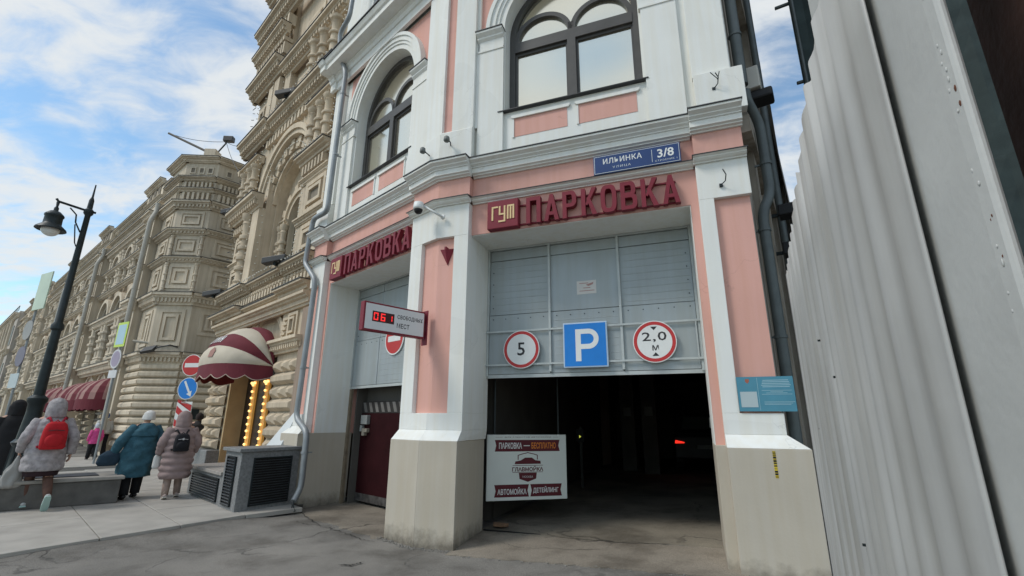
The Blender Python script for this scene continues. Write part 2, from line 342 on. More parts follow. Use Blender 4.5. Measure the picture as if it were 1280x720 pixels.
xs = [-900, -400, -150, -80] + [-50 + i * 1.5 for i in range(27)] + [-10 + i * 0.5 for i in range(45)] + [14, 18, 30, 80, 200, 600]
ys = [-600, -200, -60, -20, -8] + [-4 + i * 0.5 for i in range(61)] + [27 + i * 2 for i in range(20)] + [80, 150, 400, 1200]
mb = MB(); nx = len(xs)
mb.add([(x, y, gz(x, y)) for y in ys for x in xs], [(j * nx + i, j * nx + i + 1, (j + 1) * nx + i + 1, (j + 1) * nx + i) for j in range(len(ys) - 1) for i in range(nx - 1)])
ob('road', mb, ASPH, kind='structure')

def sheet(name, fr, t0, t1, n, d0, d1, m_, lift, mat, rag0=0.0, rag1=0.0, kind='structure', thick=0.03):
    mb = MB(); pts = []
    for j in range(m_ + 1):
        for i in range(n + 1):
            f = j / m_; t = t0 + (t1 - t0) * i / n; d = d0 + (d1 - d0) * f
            if j == 0: d += random.uniform(-rag0, rag0)
            if j == m_: d += random.uniform(-rag1, rag1)
            p = fr(t, d, 0); pts.append((p.x, p.y, gz(p.x, p.y) + lift))
    N = n + 1
    fc = [(j * N + i, j * N + i + 1, (j + 1) * N + i + 1, (j + 1) * N + i) for j in range(m_) for i in range(n)]
    mb.add(pts, fc)
    edge = list(range(N)) + [j * N + n for j in range(1, m_ + 1)] + [m_ * N + i for i in range(n - 1, -1, -1)] + [j * N for j in range(m_ - 1, 0, -1)]
    base = len(mb.v)
    mb.add([(pts[i][0], pts[i][1], pts[i][2] - thick) for i in edge], [])
    L = len(edge); mb.f += [(edge[k], edge[(k + 1) % L], base + (k + 1) % L, base + k) for k in range(L)]
    return ob(name, mb, mat, kind=kind)
sheet('gate_apron', FA, 0.56, 3.95, 46, -0.16, 0.86, 6, 0.010, APRON, 0.03, 0.012)
sheet('garage_floor', FA, 0.50, 3.85, 30, 0.90, 16, 30, 0.004, GARF, 0.01, 0)
sheet('side_portal_apron', FB, 0.72, 3.85, 40, -0.10, 1.6, 8, 0.007, APRON, 0.05, 0)

# rubble strip and torn joint along the foot of the piers
mb = MB(); rnd = random.Random(3)
def crumbs(fr, t0, t1, d0, d1, n):
    for i in range(n):
        t = rnd.uniform(t0, t1); d = rnd.uniform(d0, d1); p = fr(t, d, 0); s = rnd.uniform(0.004, 0.016)
        mb.ell((p.x, p.y, gz(p.x, p.y) + s * 0.4), s, s * rnd.uniform(0.6, 1), s * 0.7, 5, 3)
crumbs(FA, -0.2, 0.6, -0.10, -0.0, 110); crumbs(FB, -0.1, 0.8, -0.10, 0.0, 110); crumbs(FA, 0.6, 4.0, -0.22, -0.12, 60); crumbs(FB, 3.2, 4.2, -0.25, -0.02, 90)
ob('asphalt_crumbs', mb, M('pale_rubble', (0.20, 0.19, 0.17), 0.9, 0.3, 40), kind='stuff', label='loose asphalt crumbs lying along the foot of the building', cat='rubble')

# ---- sidewalk of separate slabs on the left
side = ob('sidewalk', MB(FB).plan([(3.45, -0.9), (3.2, -2.3), (2.8, -4.2), (2.0, -9), (40, -9), (40, 0.2), (3.75, 0.2)], -0.1, 0.072), M('slab_joint_sand', (0.10, 0.095, 0.085), 0.95, 0.2, 20), kind='structure')
def edge_t(d): return 3.36 - 0.19 * max(0, -d - 1.0)
rows = [-0.02 - 0.93 * i for i in range(10)]
for i in range(9):
    d1, d0 = rows[i], rows[i + 1]
    for j in range(8):
        ta = [4.75 + 1.28 * (j - 1), 4.75 + 1.28 * j]
        if j == 0: p = [(edge_t(d0) - 0.1, d0 + 0.006), (4.744, d0 + 0.006), (4.744, d1 - 0.006), (edge_t(d1) - 0.1, d1 - 0.006)]
        else:
            sh = 0.3 * (i % 2); p = [(ta[0] + 0.006 + sh * (j > 1), d0 + 0.006), (ta[1] - 0.006 + sh, d0 + 0.006), (ta[1] - 0.006 + sh, d1 - 0.006), (ta[0] + 0.006 + sh * (j > 1), d1 - 0.006)]
        h = 0.1 + random.uniform(-0.003, 0.003)
        ob('paving_slab', MB(FB).plan(p, 0.03, h), SLAB, side, bevel=0.006)
side2 = ob('far_pavement', MB(FB).plan([(15.2, -9), (60, -9), (60, 3), (15.2, 3)], -0.1, 0.101), SLAB, kind='structure')

# ================================================================ PARKING BUILDING
park = thing('parking_building', 'pink and white corner building with two garage portals and arched windows', 'building', tuple(K))
SIDES = (('A', FA, 0.58), ('B', FB, 0.70))
tm = lambda d: TAN * d
W0, W1, DW = 3.78, 4.48, 0.25                       # portal right edge, building corner, depth of the pink wall plane
SOF = 4.365; GD = 0.95                              # soffit height, depth of the gates
def park_plan(side): return {'A': (0.58, 0.60), 'B': (0.72, 0.74)}[side]
# central pier (both faces of the corner in one mesh)
pl = MB(FA); sh = MB(FA)
for s, fr, pw in SIDES:
    for m in (pl, sh): m.fr = fr
    pl.plan([(tm(0), 0), (pw, 0), (pw - 0.04, GD + 0.05), (tm(GD + 0.05), GD + 0.05)], -0.15, 1.32)
    # sloped white base course
    a = [(tm(0.004), 0.004, 1.322), (pw + 0.002, 0.004, 1.322), (pw - 0.02, GD + 0.05, 1.322), (tm(GD + .05), GD + 0.05, 1.322)]
    b = [(tm(0.13), 0.13, 1.46), (pw - 0.0, 0.13, 1.46), (pw + 0.0, GD + 0.05, 1.46), (tm(GD + .05), GD + 0.05, 1.46)]
    sh.add(a + b, [(0, 1, 2, 3), (4, 5, 6, 7), (0, 1, 5, 4), (1, 2, 6, 5), (2, 3, 7, 6), (3, 0, 4, 7)])
    e = 0.34                                        # half width of the recessed pink panel
    pr = e if s == 'A' else e + 0.06
    sh.plan([(tm(.13), .13), (pw, .13), (pw, GD + .05), (tm(GD + .05), GD + .05)], 1.46, 1.69)
    sh.plan([(pr, .13), (pw, .13), (pw, GD + .05), (pr, GD + .05)], 1.69, 4.34)
    sh.plan([(tm(.13), .13), (pw, .13), (pw, GD + .05), (tm(GD + .05), GD + .05)], 4.34, 4.87)
pier = ob('pier', sh, WHITE, park, bevel=0.005)
ob('pier_base', pl, STONE, park, bevel=0.006)
mp = MB(FA)
for s, fr, pw in SIDES:
    mp.fr = fr; pr = 0.34 if s == 'A' else 0.40
    mp.plan([(tm(.2), .2), (pr, .2), (pr, .4), (tm(.4), .4)], 1.69, 4.34)
ob('pier_panel', mp, PINK, pier)

def arch_wall(mb, t0, t1, z0, z1, ta, tb, zsill, zs, d, dback, n=28):
    r = (tb - ta) / 2; c = (ta + tb) / 2
    def q(a, b, cc, e): mb.add([(a[0], d, a[1]), (b[0], d, b[1]), (cc[0], d, cc[1]), (e[0], d, e[1])], [(0, 1, 2, 3)])
    q((t0, z0), (ta, z0), (ta, z1), (t0, z1)); q((tb, z0), (t1, z0), (t1, z1), (tb, z1)); q((ta, z0), (tb, z0), (tb, zsill), (ta, zsill))
    P = [(c - r * math.cos(math.pi * i / n), zs + r * math.sin(math.pi * i / n)) for i in range(n + 1)]
    for i in range(n): q(P[i], P[i + 1], (P[i + 1][0], z1), (P[i][0], z1))
    path = [(ta, zsill)] + P + [(tb, zsill)]
    for i in range(len(path) - 1):
        mb.add([(path[i][0], d, path[i][1]), (path[i + 1][0], d, path[i + 1][1]), (path[i + 1][0], dback, path[i + 1][1]), (path[i][0], dback, path[i][1])], [(0, 1, 2, 3)])
    mb.add([(ta, d, zsill), (tb, d, zsill), (tb, dback, zsill), (ta, dback, zsill)], [(0, 1, 2, 3)])

def cornice(parent, fr, segs, prof, name='cornice', mat=WHITE, ledge=None):
    """segs: (t0, t1, base depth, start mitred, ...)"""
    m = MB(fr); l = MB(fr)
    for t0, t1, db, mit in segs:
        m.extr([(db - p, z) for p, z in prof], t0, t1, mit)
        if ledge:
            p, z0, z1 = ledge
            l.extr([(db - p, z0), (db - p, z1), (db + 0.02, z1 + 0.02), (db + 0.02, z0)], t0 - (0 if mit else 0.012), t1 + 0.012, mit)
    o = ob(name, m, mat, parent)
    if ledge: ob('metal_flashing', l, LEDGE, o)
    return o
# profiles: (projection, z)
C1 = [(-0.02, 4.87), (0.03, 4.87), (0.03, 4.885), (0.06, 4.895), (0.085, 4.915), (0.085, 4.93), (0.12, 4.945), (-0.02, 4.945)]
C2 = [(-0.02, 5.32), (0.03, 5.32), (0.035, 5.335), (0.075, 5.345), (0.075, 5.36), (0.11, 5.375), (0.11, 5.455), (0.13, 5.46), (0.13, 5.475), (0.17, 5.50), (0.17, 5.515), (0.23, 5.55), (0.23, 5.58), (-0.02, 5.58)]
C3 = [(-0.02, 9.42), (0.05, 9.42), (0.05, 9.62), (0.08, 9.63), (0.10, 9.68), (0.10, 9.72), (0.14, 9.76), (0.14, 9.79), (0.36, 9.80), (0.36, 9.93), (0.40, 9.95), (0.44, 10.02), (0.44, 10.05), (-0.02, 10.05)]

zs = 8.08
for s, fr, pw in SIDES:
    TC, RW = 2.21, 1.10
    wtop = 13.2
    # ---- ground storey: pink strip and lintel, portal lining
    w_ = MB(fr)
    w_.box(pw - 0.01, W0, DW, 0.6, SOF, 5.6)                            # lintel wall (bottom face becomes the soffit front)
    w_.box(W0, W1, DW, 1.2, 1.32, 5.6)
    wall = ob('lintel_wall', w_, PINK, park)
    l_ = MB(fr)
    l_.box(pw - 0.005, W0 + 0.004, DW + 0.012, GD + 0.10, SOF - 0.012, SOF - 0.002)      # white soffit
    l_.box(W0 - 0.012, W0 - 0.002, DW + 0.012, GD + 0.06, 1.32, SOF - 0.012)            # white jamb lining
    ob('soffit', l_, WHITE, park)
    st = MB(fr); st.plan([(W0 - 0.014, 0.12), (W0 + 0.12, 0.12), (W0 + 0.12, GD + .1), (W0 - 0.014, GD + .1)], -0.15, 1.34)
    st.plan([(W0 + 0.10, 0.0), (4.69, 0.0), (4.69, 1.0), (W0 + 0.10, 1.0)], -0.15, 1.32)
    ob('wall_base', st, STONE, park, bevel=0.005)
    # ---- outer pilaster with recessed pink panel
    p = MB(fr); P0 = W0 + 0.10
    a = [(P0, 0.004, 1.322), (4.688, 0.004, 1.322), (4.688, 0.9, 1.322), (P0, 0.9, 1.322)]
    b = [(P0, 0.13, 1.46), (W1 + 0.02, 0.13, 1.46), (W1 + 0.02, 0.9, 1.46), (P0, 0.9, 1.46)]
    p.add(a + b, [(0, 1, 2, 3), (4, 5, 6, 7), (0, 1, 5, 4), (1, 2, 6, 5), (2, 3, 7, 6), (3, 0, 4, 7)])
    p.box(P0, W1 + 0.02, 0.13, DW + 0.02, 1.46, 1.69); p.box(P0, P0 + 0.18, 0.13, DW + .02, 1.69, 4.36); p.box(P0, W1 + 0.02, 0.13, DW + .02, 4.36, 4.87)
    pil = ob('pilaster', p, WHITE, park, bevel=0.005)
    ob('pilaster_panel', MB(fr).box(P0 + 0.18, W1, 0.20, DW + .03, 1.69, 4.36), PINK, pil)
    # ---- cornices and frieze
    segs = [(0, pw + 0.02, 0.13, True), (pw + 0.02, W0 + 0.08, DW, False), (W0 + 0.08, W1 + 0.02, 0.13, False)]
    cornice(park, fr, segs, C1, ledge=(0.13, 4.947, 4.958))
    cornice(park, fr, segs, C2, ledge=(0.245, 5.582, 5.597))
    fz = MB(fr)
    fz.extr([(0.13, 4.945), (0.13, 5.32), (0.3, 5.32), (0.3, 4.945)], 0, pw, True)
    fz.extr([(0.13, 4.945), (0.13, 5.32), (0.3, 5.32), (0.3, 4.945)], W0 + 0.10, W1)
    fz.box(pw, W0 + 0.10, DW + .001, DW + 0.05, 4.945, 5.32)
    ob('frieze', fz, PINK, park)
    # ---- upper storey
    up = MB(fr)
    arch_wall(up, tm(DW), W1, 5.58, 9.45, TC - RW, TC + RW, 6.44, zs, DW, 0.62)
    uw = ob('upper_wall', up, WHITE, park, norm=False)
    pk = MB(fr)                                                        # pink spandrel fields, slightly recessed look: thin plates proud of the wall
    n = 30; ro = 1.42
    pts = [(TC - ro, zs + 0.02)] + [(TC - ro * math.cos(math.pi * i / n), zs + ro * math.sin(math.pi * i / n)) for i in range(0, n + 1)] + [(TC + ro, zs + 0.02)]
    tl, tr = 0.60, 3.88
    ctop = 9.42
    arc = [(TC - ro * math.cos(math.pi * i / n), zs + ro * math.sin(math.pi * i / n)) for i in range(n + 1)]
    for i in range(n):
        a0, a1 = arc[i], arc[i + 1]
        pk.add([(a0[0], DW - 0.004, a0[1]), (a1[0], DW - 0.004, a1[1]), (a1[0], DW - 0.004, max(ctop, a1[1] + .01)), (a0[0], DW - 0.004, max(ctop, a0[1] + .01))], [(0, 1, 2, 3)])
    pk.add([(tl, DW - .004, zs), (TC - ro, DW - .004, zs), (TC - ro, DW - .004, ctop), (tl, DW - .004, ctop)], [(0, 1, 2, 3)])
    pk.add([(TC + ro, DW - .004, zs), (tr - 0.1, DW - .004, zs), (tr - 0.1, DW - .004, ctop), (TC + ro, DW - .004, ctop)], [(0, 1, 2, 3)])
    ob('spandrel', pk, PINK, uw, norm=False)
    ar = MB(fr)
    ar.ring(TC, zs, RW - 0.0, RW + 0.10, DW - 0.05, DW + 0.02, n=40); ar.ring(TC, zs, RW + 0.10, RW + 0.16, DW - 0.075, DW + 0.02, n=40)
    ar.ring(TC, zs, RW + 0.16, RW + 0.25, DW - 0.10, DW + 0.02, n=40); ar.ring(TC, zs, RW + 0.25, ro, DW - 0.13, DW + 0.02, n=40)
    ob('archivolt', ar, WHITE, uw)
    # impost pilasters beside the window
    for (a, b) in ((0.62, TC - RW - 0.012), (TC + RW + 0.012, 3.86)):
        q = MB(fr); q.box(a + 0.03, b, DW - 0.06, DW + 0.01, 5.58, 7.70)
        q.extr([(DW + .01, 7.70), (DW - .075, 7.70), (DW - .075, 7.735), (DW - 0.06, 7.75), (DW - .06, 7.92), (DW - .10, 7.96), (DW - .10, 7.99), (DW - .16, 8.04), (DW - .16, 8.075), (DW + .01, 8.075)], a, b)
        q_ = ob('impost_pilaster', q, WHITE, uw)
        ob('metal_flashing', MB(fr).box(a - 0.015, b + 0.012, DW - 0.175, DW + 0.0, 8.077, 8.092), LEDGE, q_)
    # corner pilasters flanking the narrow pink strip, on a pedestal
    q = MB(fr)
    q.extr([(0.10, 5.60), (0.10, 6.20), (0.13, 6.23), (DW, 6.23), (DW, 5.60)], 0, 0.60, True)
    if s == 'A': q.box(0.21, 0.60, 0.13, DW + .01, 6.23, 9.45); q.box(0.60, 0.66, 0.19, DW + 0.01, 6.23, 9.45)
    else: q.extr([(0.13, 6.23), (0.13, 9.45), (DW, 9.45), (DW, 6.23)], 0, 0.58, True)
    ob('corner_pilaster', q, WHITE, uw, bevel=0.006)
    if s == 'A': ob('pink_strip', MB(fr).box(-0.02, 0.20, 0.185, DW, 6.23, 9.45), PINK, uw)
    # far pilaster on its pedestal
    q = MB(fr); q.box(3.98, 4.60, 0.11, DW + .01, 5.60, 6.24); q.box(3.97, W1 - 0.02, 0.17, DW + .01, 6.24, 9.45)
    ob('edge_pilaster', q, WHITE, uw, bevel=0.006)
    # apron panels below the sill
    for (a, b) in ((1.28, 2.15), (2.33, 3.20)):
        fpn = MB(fr)
        for bb in ((a - .05, b + .05, 6.30, 6.335), (a - .035, b + .035, 6.28, 6.30)): fpn.box(bb[0], bb[1], DW - 0.035, DW + .01, bb[2], bb[3])
        fpn.box(a - 0.03, a, DW - 0.02, DW + .01, 5.94, 6.28)
        fo = ob('apron_panel', fpn, WHITE, uw); ob('panel_field', MB(fr).box(a, b, DW - 0.006, DW + 0.01, 5.95, 6.28), PINK, fo)
    # sill, window
    ob('sill', MB(fr).extr([(DW - 0.075, 6.432), (DW - 0.075, 6.446), (0.62, 6.50), (0.62, 6.43), (DW, 6.425)], TC - RW - 0.10, TC + RW + 0.08), LEDGE, uw)
    win = MB(fr); wd0, wd1 = 0.46, 0.55
    RI = RW - 0.10
    win.box(TC - RW + .004, TC - RI, wd0, wd1, 6.47, zs); win.box(TC + RI, TC + RW - .004, wd0, wd1, 6.47, zs)
    win.ring(TC, zs, RI, RW - .004, wd0, wd1, n=36)
    win.box(TC - RI, TC + RI, wd0 - 0.015, wd1, 7.76, 7.96); win.box(TC - 0.07, TC + 0.07, wd0 - .018, wd1, 6.47, 7.76); win.box(TC - RI, TC + RI, wd0, wd1, 6.47, 6.54)
    for k in (-1, 1):
        win.ring(TC + k * RI / 2, 7.955, RI / 2 - 0.06, RI / 2 + 0.02, wd0 + .004, wd1, n=24)
        a, b = sorted((TC + k * 0.07, TC + k * RI)); win.box(a, a + 0.035, wd0 + .03, wd1, 6.54, 7.72); win.box(b - .035, b, wd0 + .03, wd1, 6.54, 7.72); win.box(a, b, wd0 + .03, wd1, 7.71, 7.76); win.box(a, b, wd0 + .03, wd1, 6.54, 6.58)
    win.box(TC - 0.05, TC + 0.05, wd0 + .004, wd1, 7.96, 8.12)
    wo_ = ob('window', win, FRAME, park)
    for k in (-1, 1):
        a, b = sorted((TC + k * 0.07, TC + k * RI))
        ob('pane', MB(fr).box(a + .03, b - .03, wd1 - 0.03, wd1 - 0.022, 6.57, 7.73), GLASS, wo_)
        ob('pane', MB(fr).prism([(TC + k * RI / 2 + (RI / 2 - .05) * math.cos(math.pi * i / 16), 7.955 + (RI / 2 - .05) * math.sin(math.pi * i / 16)) for i in range(17)], wd1 - .03, wd1 - .022), GLASS, wo_)
    ob('pane', MB(fr).prism([(TC + (RI + .01) * math.cos(math.pi * i / 24), zs - 0.1 + (RI + .01 + .1) * math.sin(math.pi * i / 24)) for i in range(25)], wd1 - .014, wd1 - .006), GLASS, wo_)
    # ---- top cornice and the storey above
    cornice(park, fr, [(0, W1 - 0.14, DW - 0.09, True), (W1 - 0.14, W1 + 0.1, DW - 0.14, False)], C3, ledge=(0.47, 10.052, 10.075))
    t3 = MB(fr)
    t3.extr([(DW, 10.05), (DW, wtop), (0.62, wtop), (0.62, 10.05)], 0, 1.2, True); t3.box(3.2, W1, DW, 0.62, 10.05, wtop); t3.box(1.2, 3.2, DW, .62, 10.05, 10.6); t3.box(1.2, 3.2, DW, .62, 12.4, wtop)
    up3 = ob('attic_wall', t3, WHITE, park)
    wn3 = MB(fr); wn3.box(1.2, 1.3, .42, .5, 10.6, 12.4); wn3.box(3.1, 3.2, .42, .5, 10.6, 12.4); wn3.box(2.15, 2.25, .42, .5, 10.6, 12.4); wn3.box(1.3, 3.1, .42, .5, 12.3, 12.4)
    w3 = ob('window', wn3, FRAME, park); ob('pane', MB(fr).box(1.3, 3.1, .47, .476, 10.6, 12.3), GLASSD, w3)
# roof and hidden side/back walls
cr = [FA(W1, 0.3, 0), FA(tm(.3), .3, 0), FB(W1, 0.3, 0)]
LANE_AZ = R(34.0); uL = V((math.sin(LANE_AZ), math.cos(LANE_AZ), 0))
far_r = FA(W1, 0.25, 0) + uL * 26; far_l = FB(W1, 0.25, 0) + iB * 20
rf = MB(); rf.plan([(p.x, p.y) for p in (cr[0], cr[1], cr[2], far_l, far_r)], 13.2, 13.35)
ob('roof', rf, LEDGE, park)
# left end wall beside the neighbouring house
e = MB(FB); e.box(W1 - 0.06, W1 - 0.002, DW + 0.002, 12, 0, 13.2)
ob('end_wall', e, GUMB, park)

# ---- gates
def gate(fr, cols, seam, top, z0, side):
    g = MB(fr); a, b = cols[0], cols[-1]
    g.box(a, b, GD + 0.03, GD + 0.09, z0, SOF + 0.05)                      # backing frame
    g.box(a, a + 0.03, GD - 0.04, GD + 0.03, z0, SOF - 0.012); g.box(b - 0.035, b, GD - 0.04, GD + .03, z0, SOF - .012)
    g.box(a, b, GD - 0.012, GD + 0.03, z0 - 0.03, z0 + 0.02); g.box(a + .03, b - .035, GD - 0.03, GD + .03, SOF - 0.045, SOF - 0.015)
    go = ob('gate', g, PANELB, park)
    hs = [z0 + 0.022, seam, top, SOF - 0.047]
    for i in range(len(cols) - 1):
        for j in range(3):
            m = MB(fr); m.box(cols[i] + (0.034 if i == 0 else 0.006), cols[i + 1] - (0.039 if i == len(cols) - 2 else 0.006), GD - 0.004 + 0.003 * ((i + j) % 2) - (0.012 if j == 0 else 0), GD + 0.026, hs[j] + 0.004, hs[j + 1] - 0.006)
            po = ob('gate_panel', m, PANEL, go, bevel=0.004)
            if j == 0:                                                     # rivets along the lower seam
                rv = MB(fr); n = 5
                for k in range(n): rv.disc(cols[i] + (cols[i + 1] - cols[i]) * (k + 0.5) / n, hs[1] - 0.07, 0.008, GD - 0.022, GD, 8)
                ob('rivets', rv, IRON, po, kind='stuff')
            if j == 1 and i in (0, len(cols) - 2):
                rv = MB(fr); t = cols[0] + 0.09 if i == 0 else cols[-1] - 0.10
                for k in range(4): rv.disc(t, hs[1] + 0.12 + k * 0.2, 0.008, GD - 0.01, GD, 8)
                ob('rivets', rv, IRON, po, kind='stuff')
            if j < 2:                                                      # shallow horizontal ribs rolled into the sheet
                rb = MB(fr); z = hs[j] + 0.06
                while z < hs[j + 1] - 0.05:
                    rb.extr([(GD - 0.001 - (0.012 if j == 0 else 0), z), (GD - 0.004 - (0.012 if j == 0 else 0), z + 0.006), (GD - 0.001 - (0.012 if j == 0 else 0), z + 0.012)], cols[i] + .05, cols[i + 1] - .05); z += 0.105
                ob('sheet_ribs', rb, PANEL, po, kind='stuff')
    return go
gA = gate(FA, [0.585, 1.63, 2.705, 3.765], 3.22, 4.14, 2.255, 'A')
for t in (1.63, 2.705): ob('mullion', MB(FA).box(t - 0.017, t + 0.017, GD - 0.05, GD - 0.003, 2.30, SOF - .05), PANELB, gA)
for z in (2.42, 2.94): ob('cross_bar', MB(FA).box(0.55, 3.80, GD - 0.066, GD - 0.052, z - .014, z + .014), PANELB, gA)
ob('mullion', MB(FA).box(3.70, 3.715, GD - 0.066, GD - 0.05, 2.43, 2.93), PANELB, gA)
gB = gate(FB, [0.72, 1.75, 2.785, 3.77], 3.19, 4.14, 2.235, 'B')
# side portal: gate track post, maroon door with hatched strip, switch boxes
ob('gate_track', MB(FB).box(3.70, 3.775, GD - 0.03, GD + 0.02, 0.0, 2.20), M('rusty_track', (0.20, 0.16, 0.11), 0.7, 0.3, 6), park)
DB = 1.18
d_ = MB(FB); d_.box(0.5, 3.64, DB, DB + 0.08, 0.06, 1.86)
door = ob('roller_door', d_, MAROOND, park, bevel=0.004)
hz = MB(FB)
for k in range(14):
    t = 0.62 + k * 0.215; hz.prism([(t, 1.74), (t + 0.10, 1.74), (t + 0.19, 1.93), (t + 0.09, 1.93)], DB - 0.012, DB - 0.004)
bk = ob('hatched_strip', MB(FB).box(0.5, 3.64, DB - 0.004, DB + 0.06, 1.72, 1.95), M('sooty_board', (0.03, 0.027, 0.025), 0.8, 0.2), door)
hzo = ob('white_hatching', hz, M('dirty_white', (0.16, 0.15, 0.14), 0.7, 0.2, 6), door)
ob('door_foot', MB(FB).box(0.5, 3.64, DB - 0.008, DB, 0.06, 0.20), M('scuffed_metal', (0.07, 0.065, 0.062), 0.6, 0.6, 9), door)
ob('switch_box', MB(FB).box(3.30, 3.54, DB - 0.08, DB, 1.50, 1.68), M('grey_box_paint', (0.30, 0.31, 0.30), 0.5, 0.1), door, bevel=0.01)
ob('switch_box', MB(FB).box(3.50, 3.57, DB - 0.07, DB, 1.36, 1.48), M('grey_box_paint', (0.30, 0.31, 0.30)), door, bevel=0.008)
ob('socket', MB(FB).box(3.38, 3.47, DB - 0.08, DB, 1.28, 1.42).box(3.29, 3.38, DB - 0.075, DB, 1.345, 1.42), M('beige_plastic', (0.30, 0.27, 0.22), 0.5, 0.05), door, bevel=0.01)

# ---- interior of the garage
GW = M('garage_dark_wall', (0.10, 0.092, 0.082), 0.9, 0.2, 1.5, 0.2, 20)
gi = MB(FA)
gi.box(0.30, 0.34, 1.9, 16, 0, 3.2); gi.box(0.3, 7.4, 16, 16.1, 0, 3.2); gi.plan([(0.2, GD + .1), (4.25, GD + .1), (4.3, 1.3), (7.5, 16), (0.2, 16)], 3.2, 3.3); gi.box(3.80, 4.3, 1.25, 1.3, 0, 3.2)
gi.plan([(4.25, 1.3), (4.33, 1.3), (7.5, 16), (7.42, 16)], 0, 3.2)
gi.box(-1.2, 0.34, 1.9, 1.95, 0, 3.2)
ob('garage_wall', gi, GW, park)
for t, d in ((1.55, 10.5), (2.30, 9.6), (5.6, 13.5)):
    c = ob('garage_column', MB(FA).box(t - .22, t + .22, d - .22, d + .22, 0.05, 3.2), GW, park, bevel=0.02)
    ob('column_notice', MB(FA).box(t - .12, t + .12, d - .228, d - .222, 1.75, 2.02), M('dim_white_notice', (0.22, 0.22, 0.21), 0.6), c)
bi = MB(FB); bi.box(0.6, 3.9, 1.28, 1.33, 1.9, 3.2); bi.box(3.66, 3.7, GD + .1, 1.28, 0, 3.2); bi.box(0.6, 3.9, GD + .1, 1.33, 3.2, 3.25)
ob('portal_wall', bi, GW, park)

# ---- lane side wall: pilaster strips, cornices
FLn = F(FA(W1, 0.27, 0), uL, V((-uL.y, uL.x, 0)))       # a along the lane, b into the building
ls = MB(FLn); ls.box(0, 26, 0.0, 0.3, 0, 13.2)
lw = ob('side_wall', ls, M('lane_wall_plaster', (0.42, 0.38, 0.33), 0.9, 0.12, 1.2, streak=0.25), park)
for k in range(9):
    a = 0.55 + k * 1.35; ob('wall_strip', MB(FLn).box(a, a + 0.35, -0.08 - 0.015 * (k % 3), 0.01, 0, 5.2 if k % 2 else 13.0), M('lane_strip_plaster', (0.36, 0.32, 0.27), 0.9, 0.15, 2, streak=0.25), lw)
for z in (5.3, 9.6): ob('string_course', MB(FLn).box(0.0, 26, -0.14, 0.01, z, z + 0.25), M('lane_strip_plaster', (0.3, 0.27, 0.24)), lw)
# open cracks in the asphalt and apron: thin ragged slivers
ck = MB(); rnc = random.Random(21)
for line, wd in (([(-3.75, 9.14), (-3.28, 8.45), (-2.91, 7.97), (-2.52, 7.65), (-2.05, 7.17), (-1.8, 7.0)], .016), ([(0.30, 7.50), (0.56, 7.12), (1.0, 6.86), (1.51, 6.62), (2.09, 6.52)], .014), ([(-4.24, 7.11), (-3.81, 7.31), (-3.45, 7.62), (-3.3, 8.01)], .009), ([(-1.7, 6.1), (-1.80, 5.96), (-1.98, 6.0)], .03), ([(0.35, 6.6), (0.75, 6.45), (1.2, 6.42)], .010), ([(-0.15, 6.9), (0.1, 6.62), (0.5, 6.5)], .009)):
    P = []
    for i in range(len(line) - 1):
        for j in range(9): f = j / 9; P.append((line[i][0] * (1 - f) + line[i + 1][0] * f + rnc.uniform(-.018, .018), line[i][1] * (1 - f) + line[i + 1][1] * f + rnc.uniform(-.018, .018)))
    pts = []
    for i, (x, y) in enumerate(P):
        a, b = P[max(0, i - 1)], P[min(len(P) - 1, i + 1)]; dx, dy = b[0] - a[0], b[1] - a[1]; L = math.hypot(dx, dy) + 1e-6; w_ = wd * rnc.uniform(.25, 1) * min(1, i / 3 + .2, (len(P) - 1 - i) / 3 + .2) / 2; z = gz(x, y) + 0.0135
        pts += [(x - dy / L * w_, y + dx / L * w_, z), (x + dy / L * w_, y - dx / L * w_, z)]
    ck.add(pts, [(2 * i, 2 * i + 1, 2 * i + 3, 2 * i + 2) for i in range(len(P) - 1)])
ob('asphalt_cracks', ck, M('crack_dirt', (0.02, 0.019, 0.017), 0.95, 0.2), None, norm=False, kind='stuff', label='dark open cracks running across the asphalt before the gates', cat='cracks')
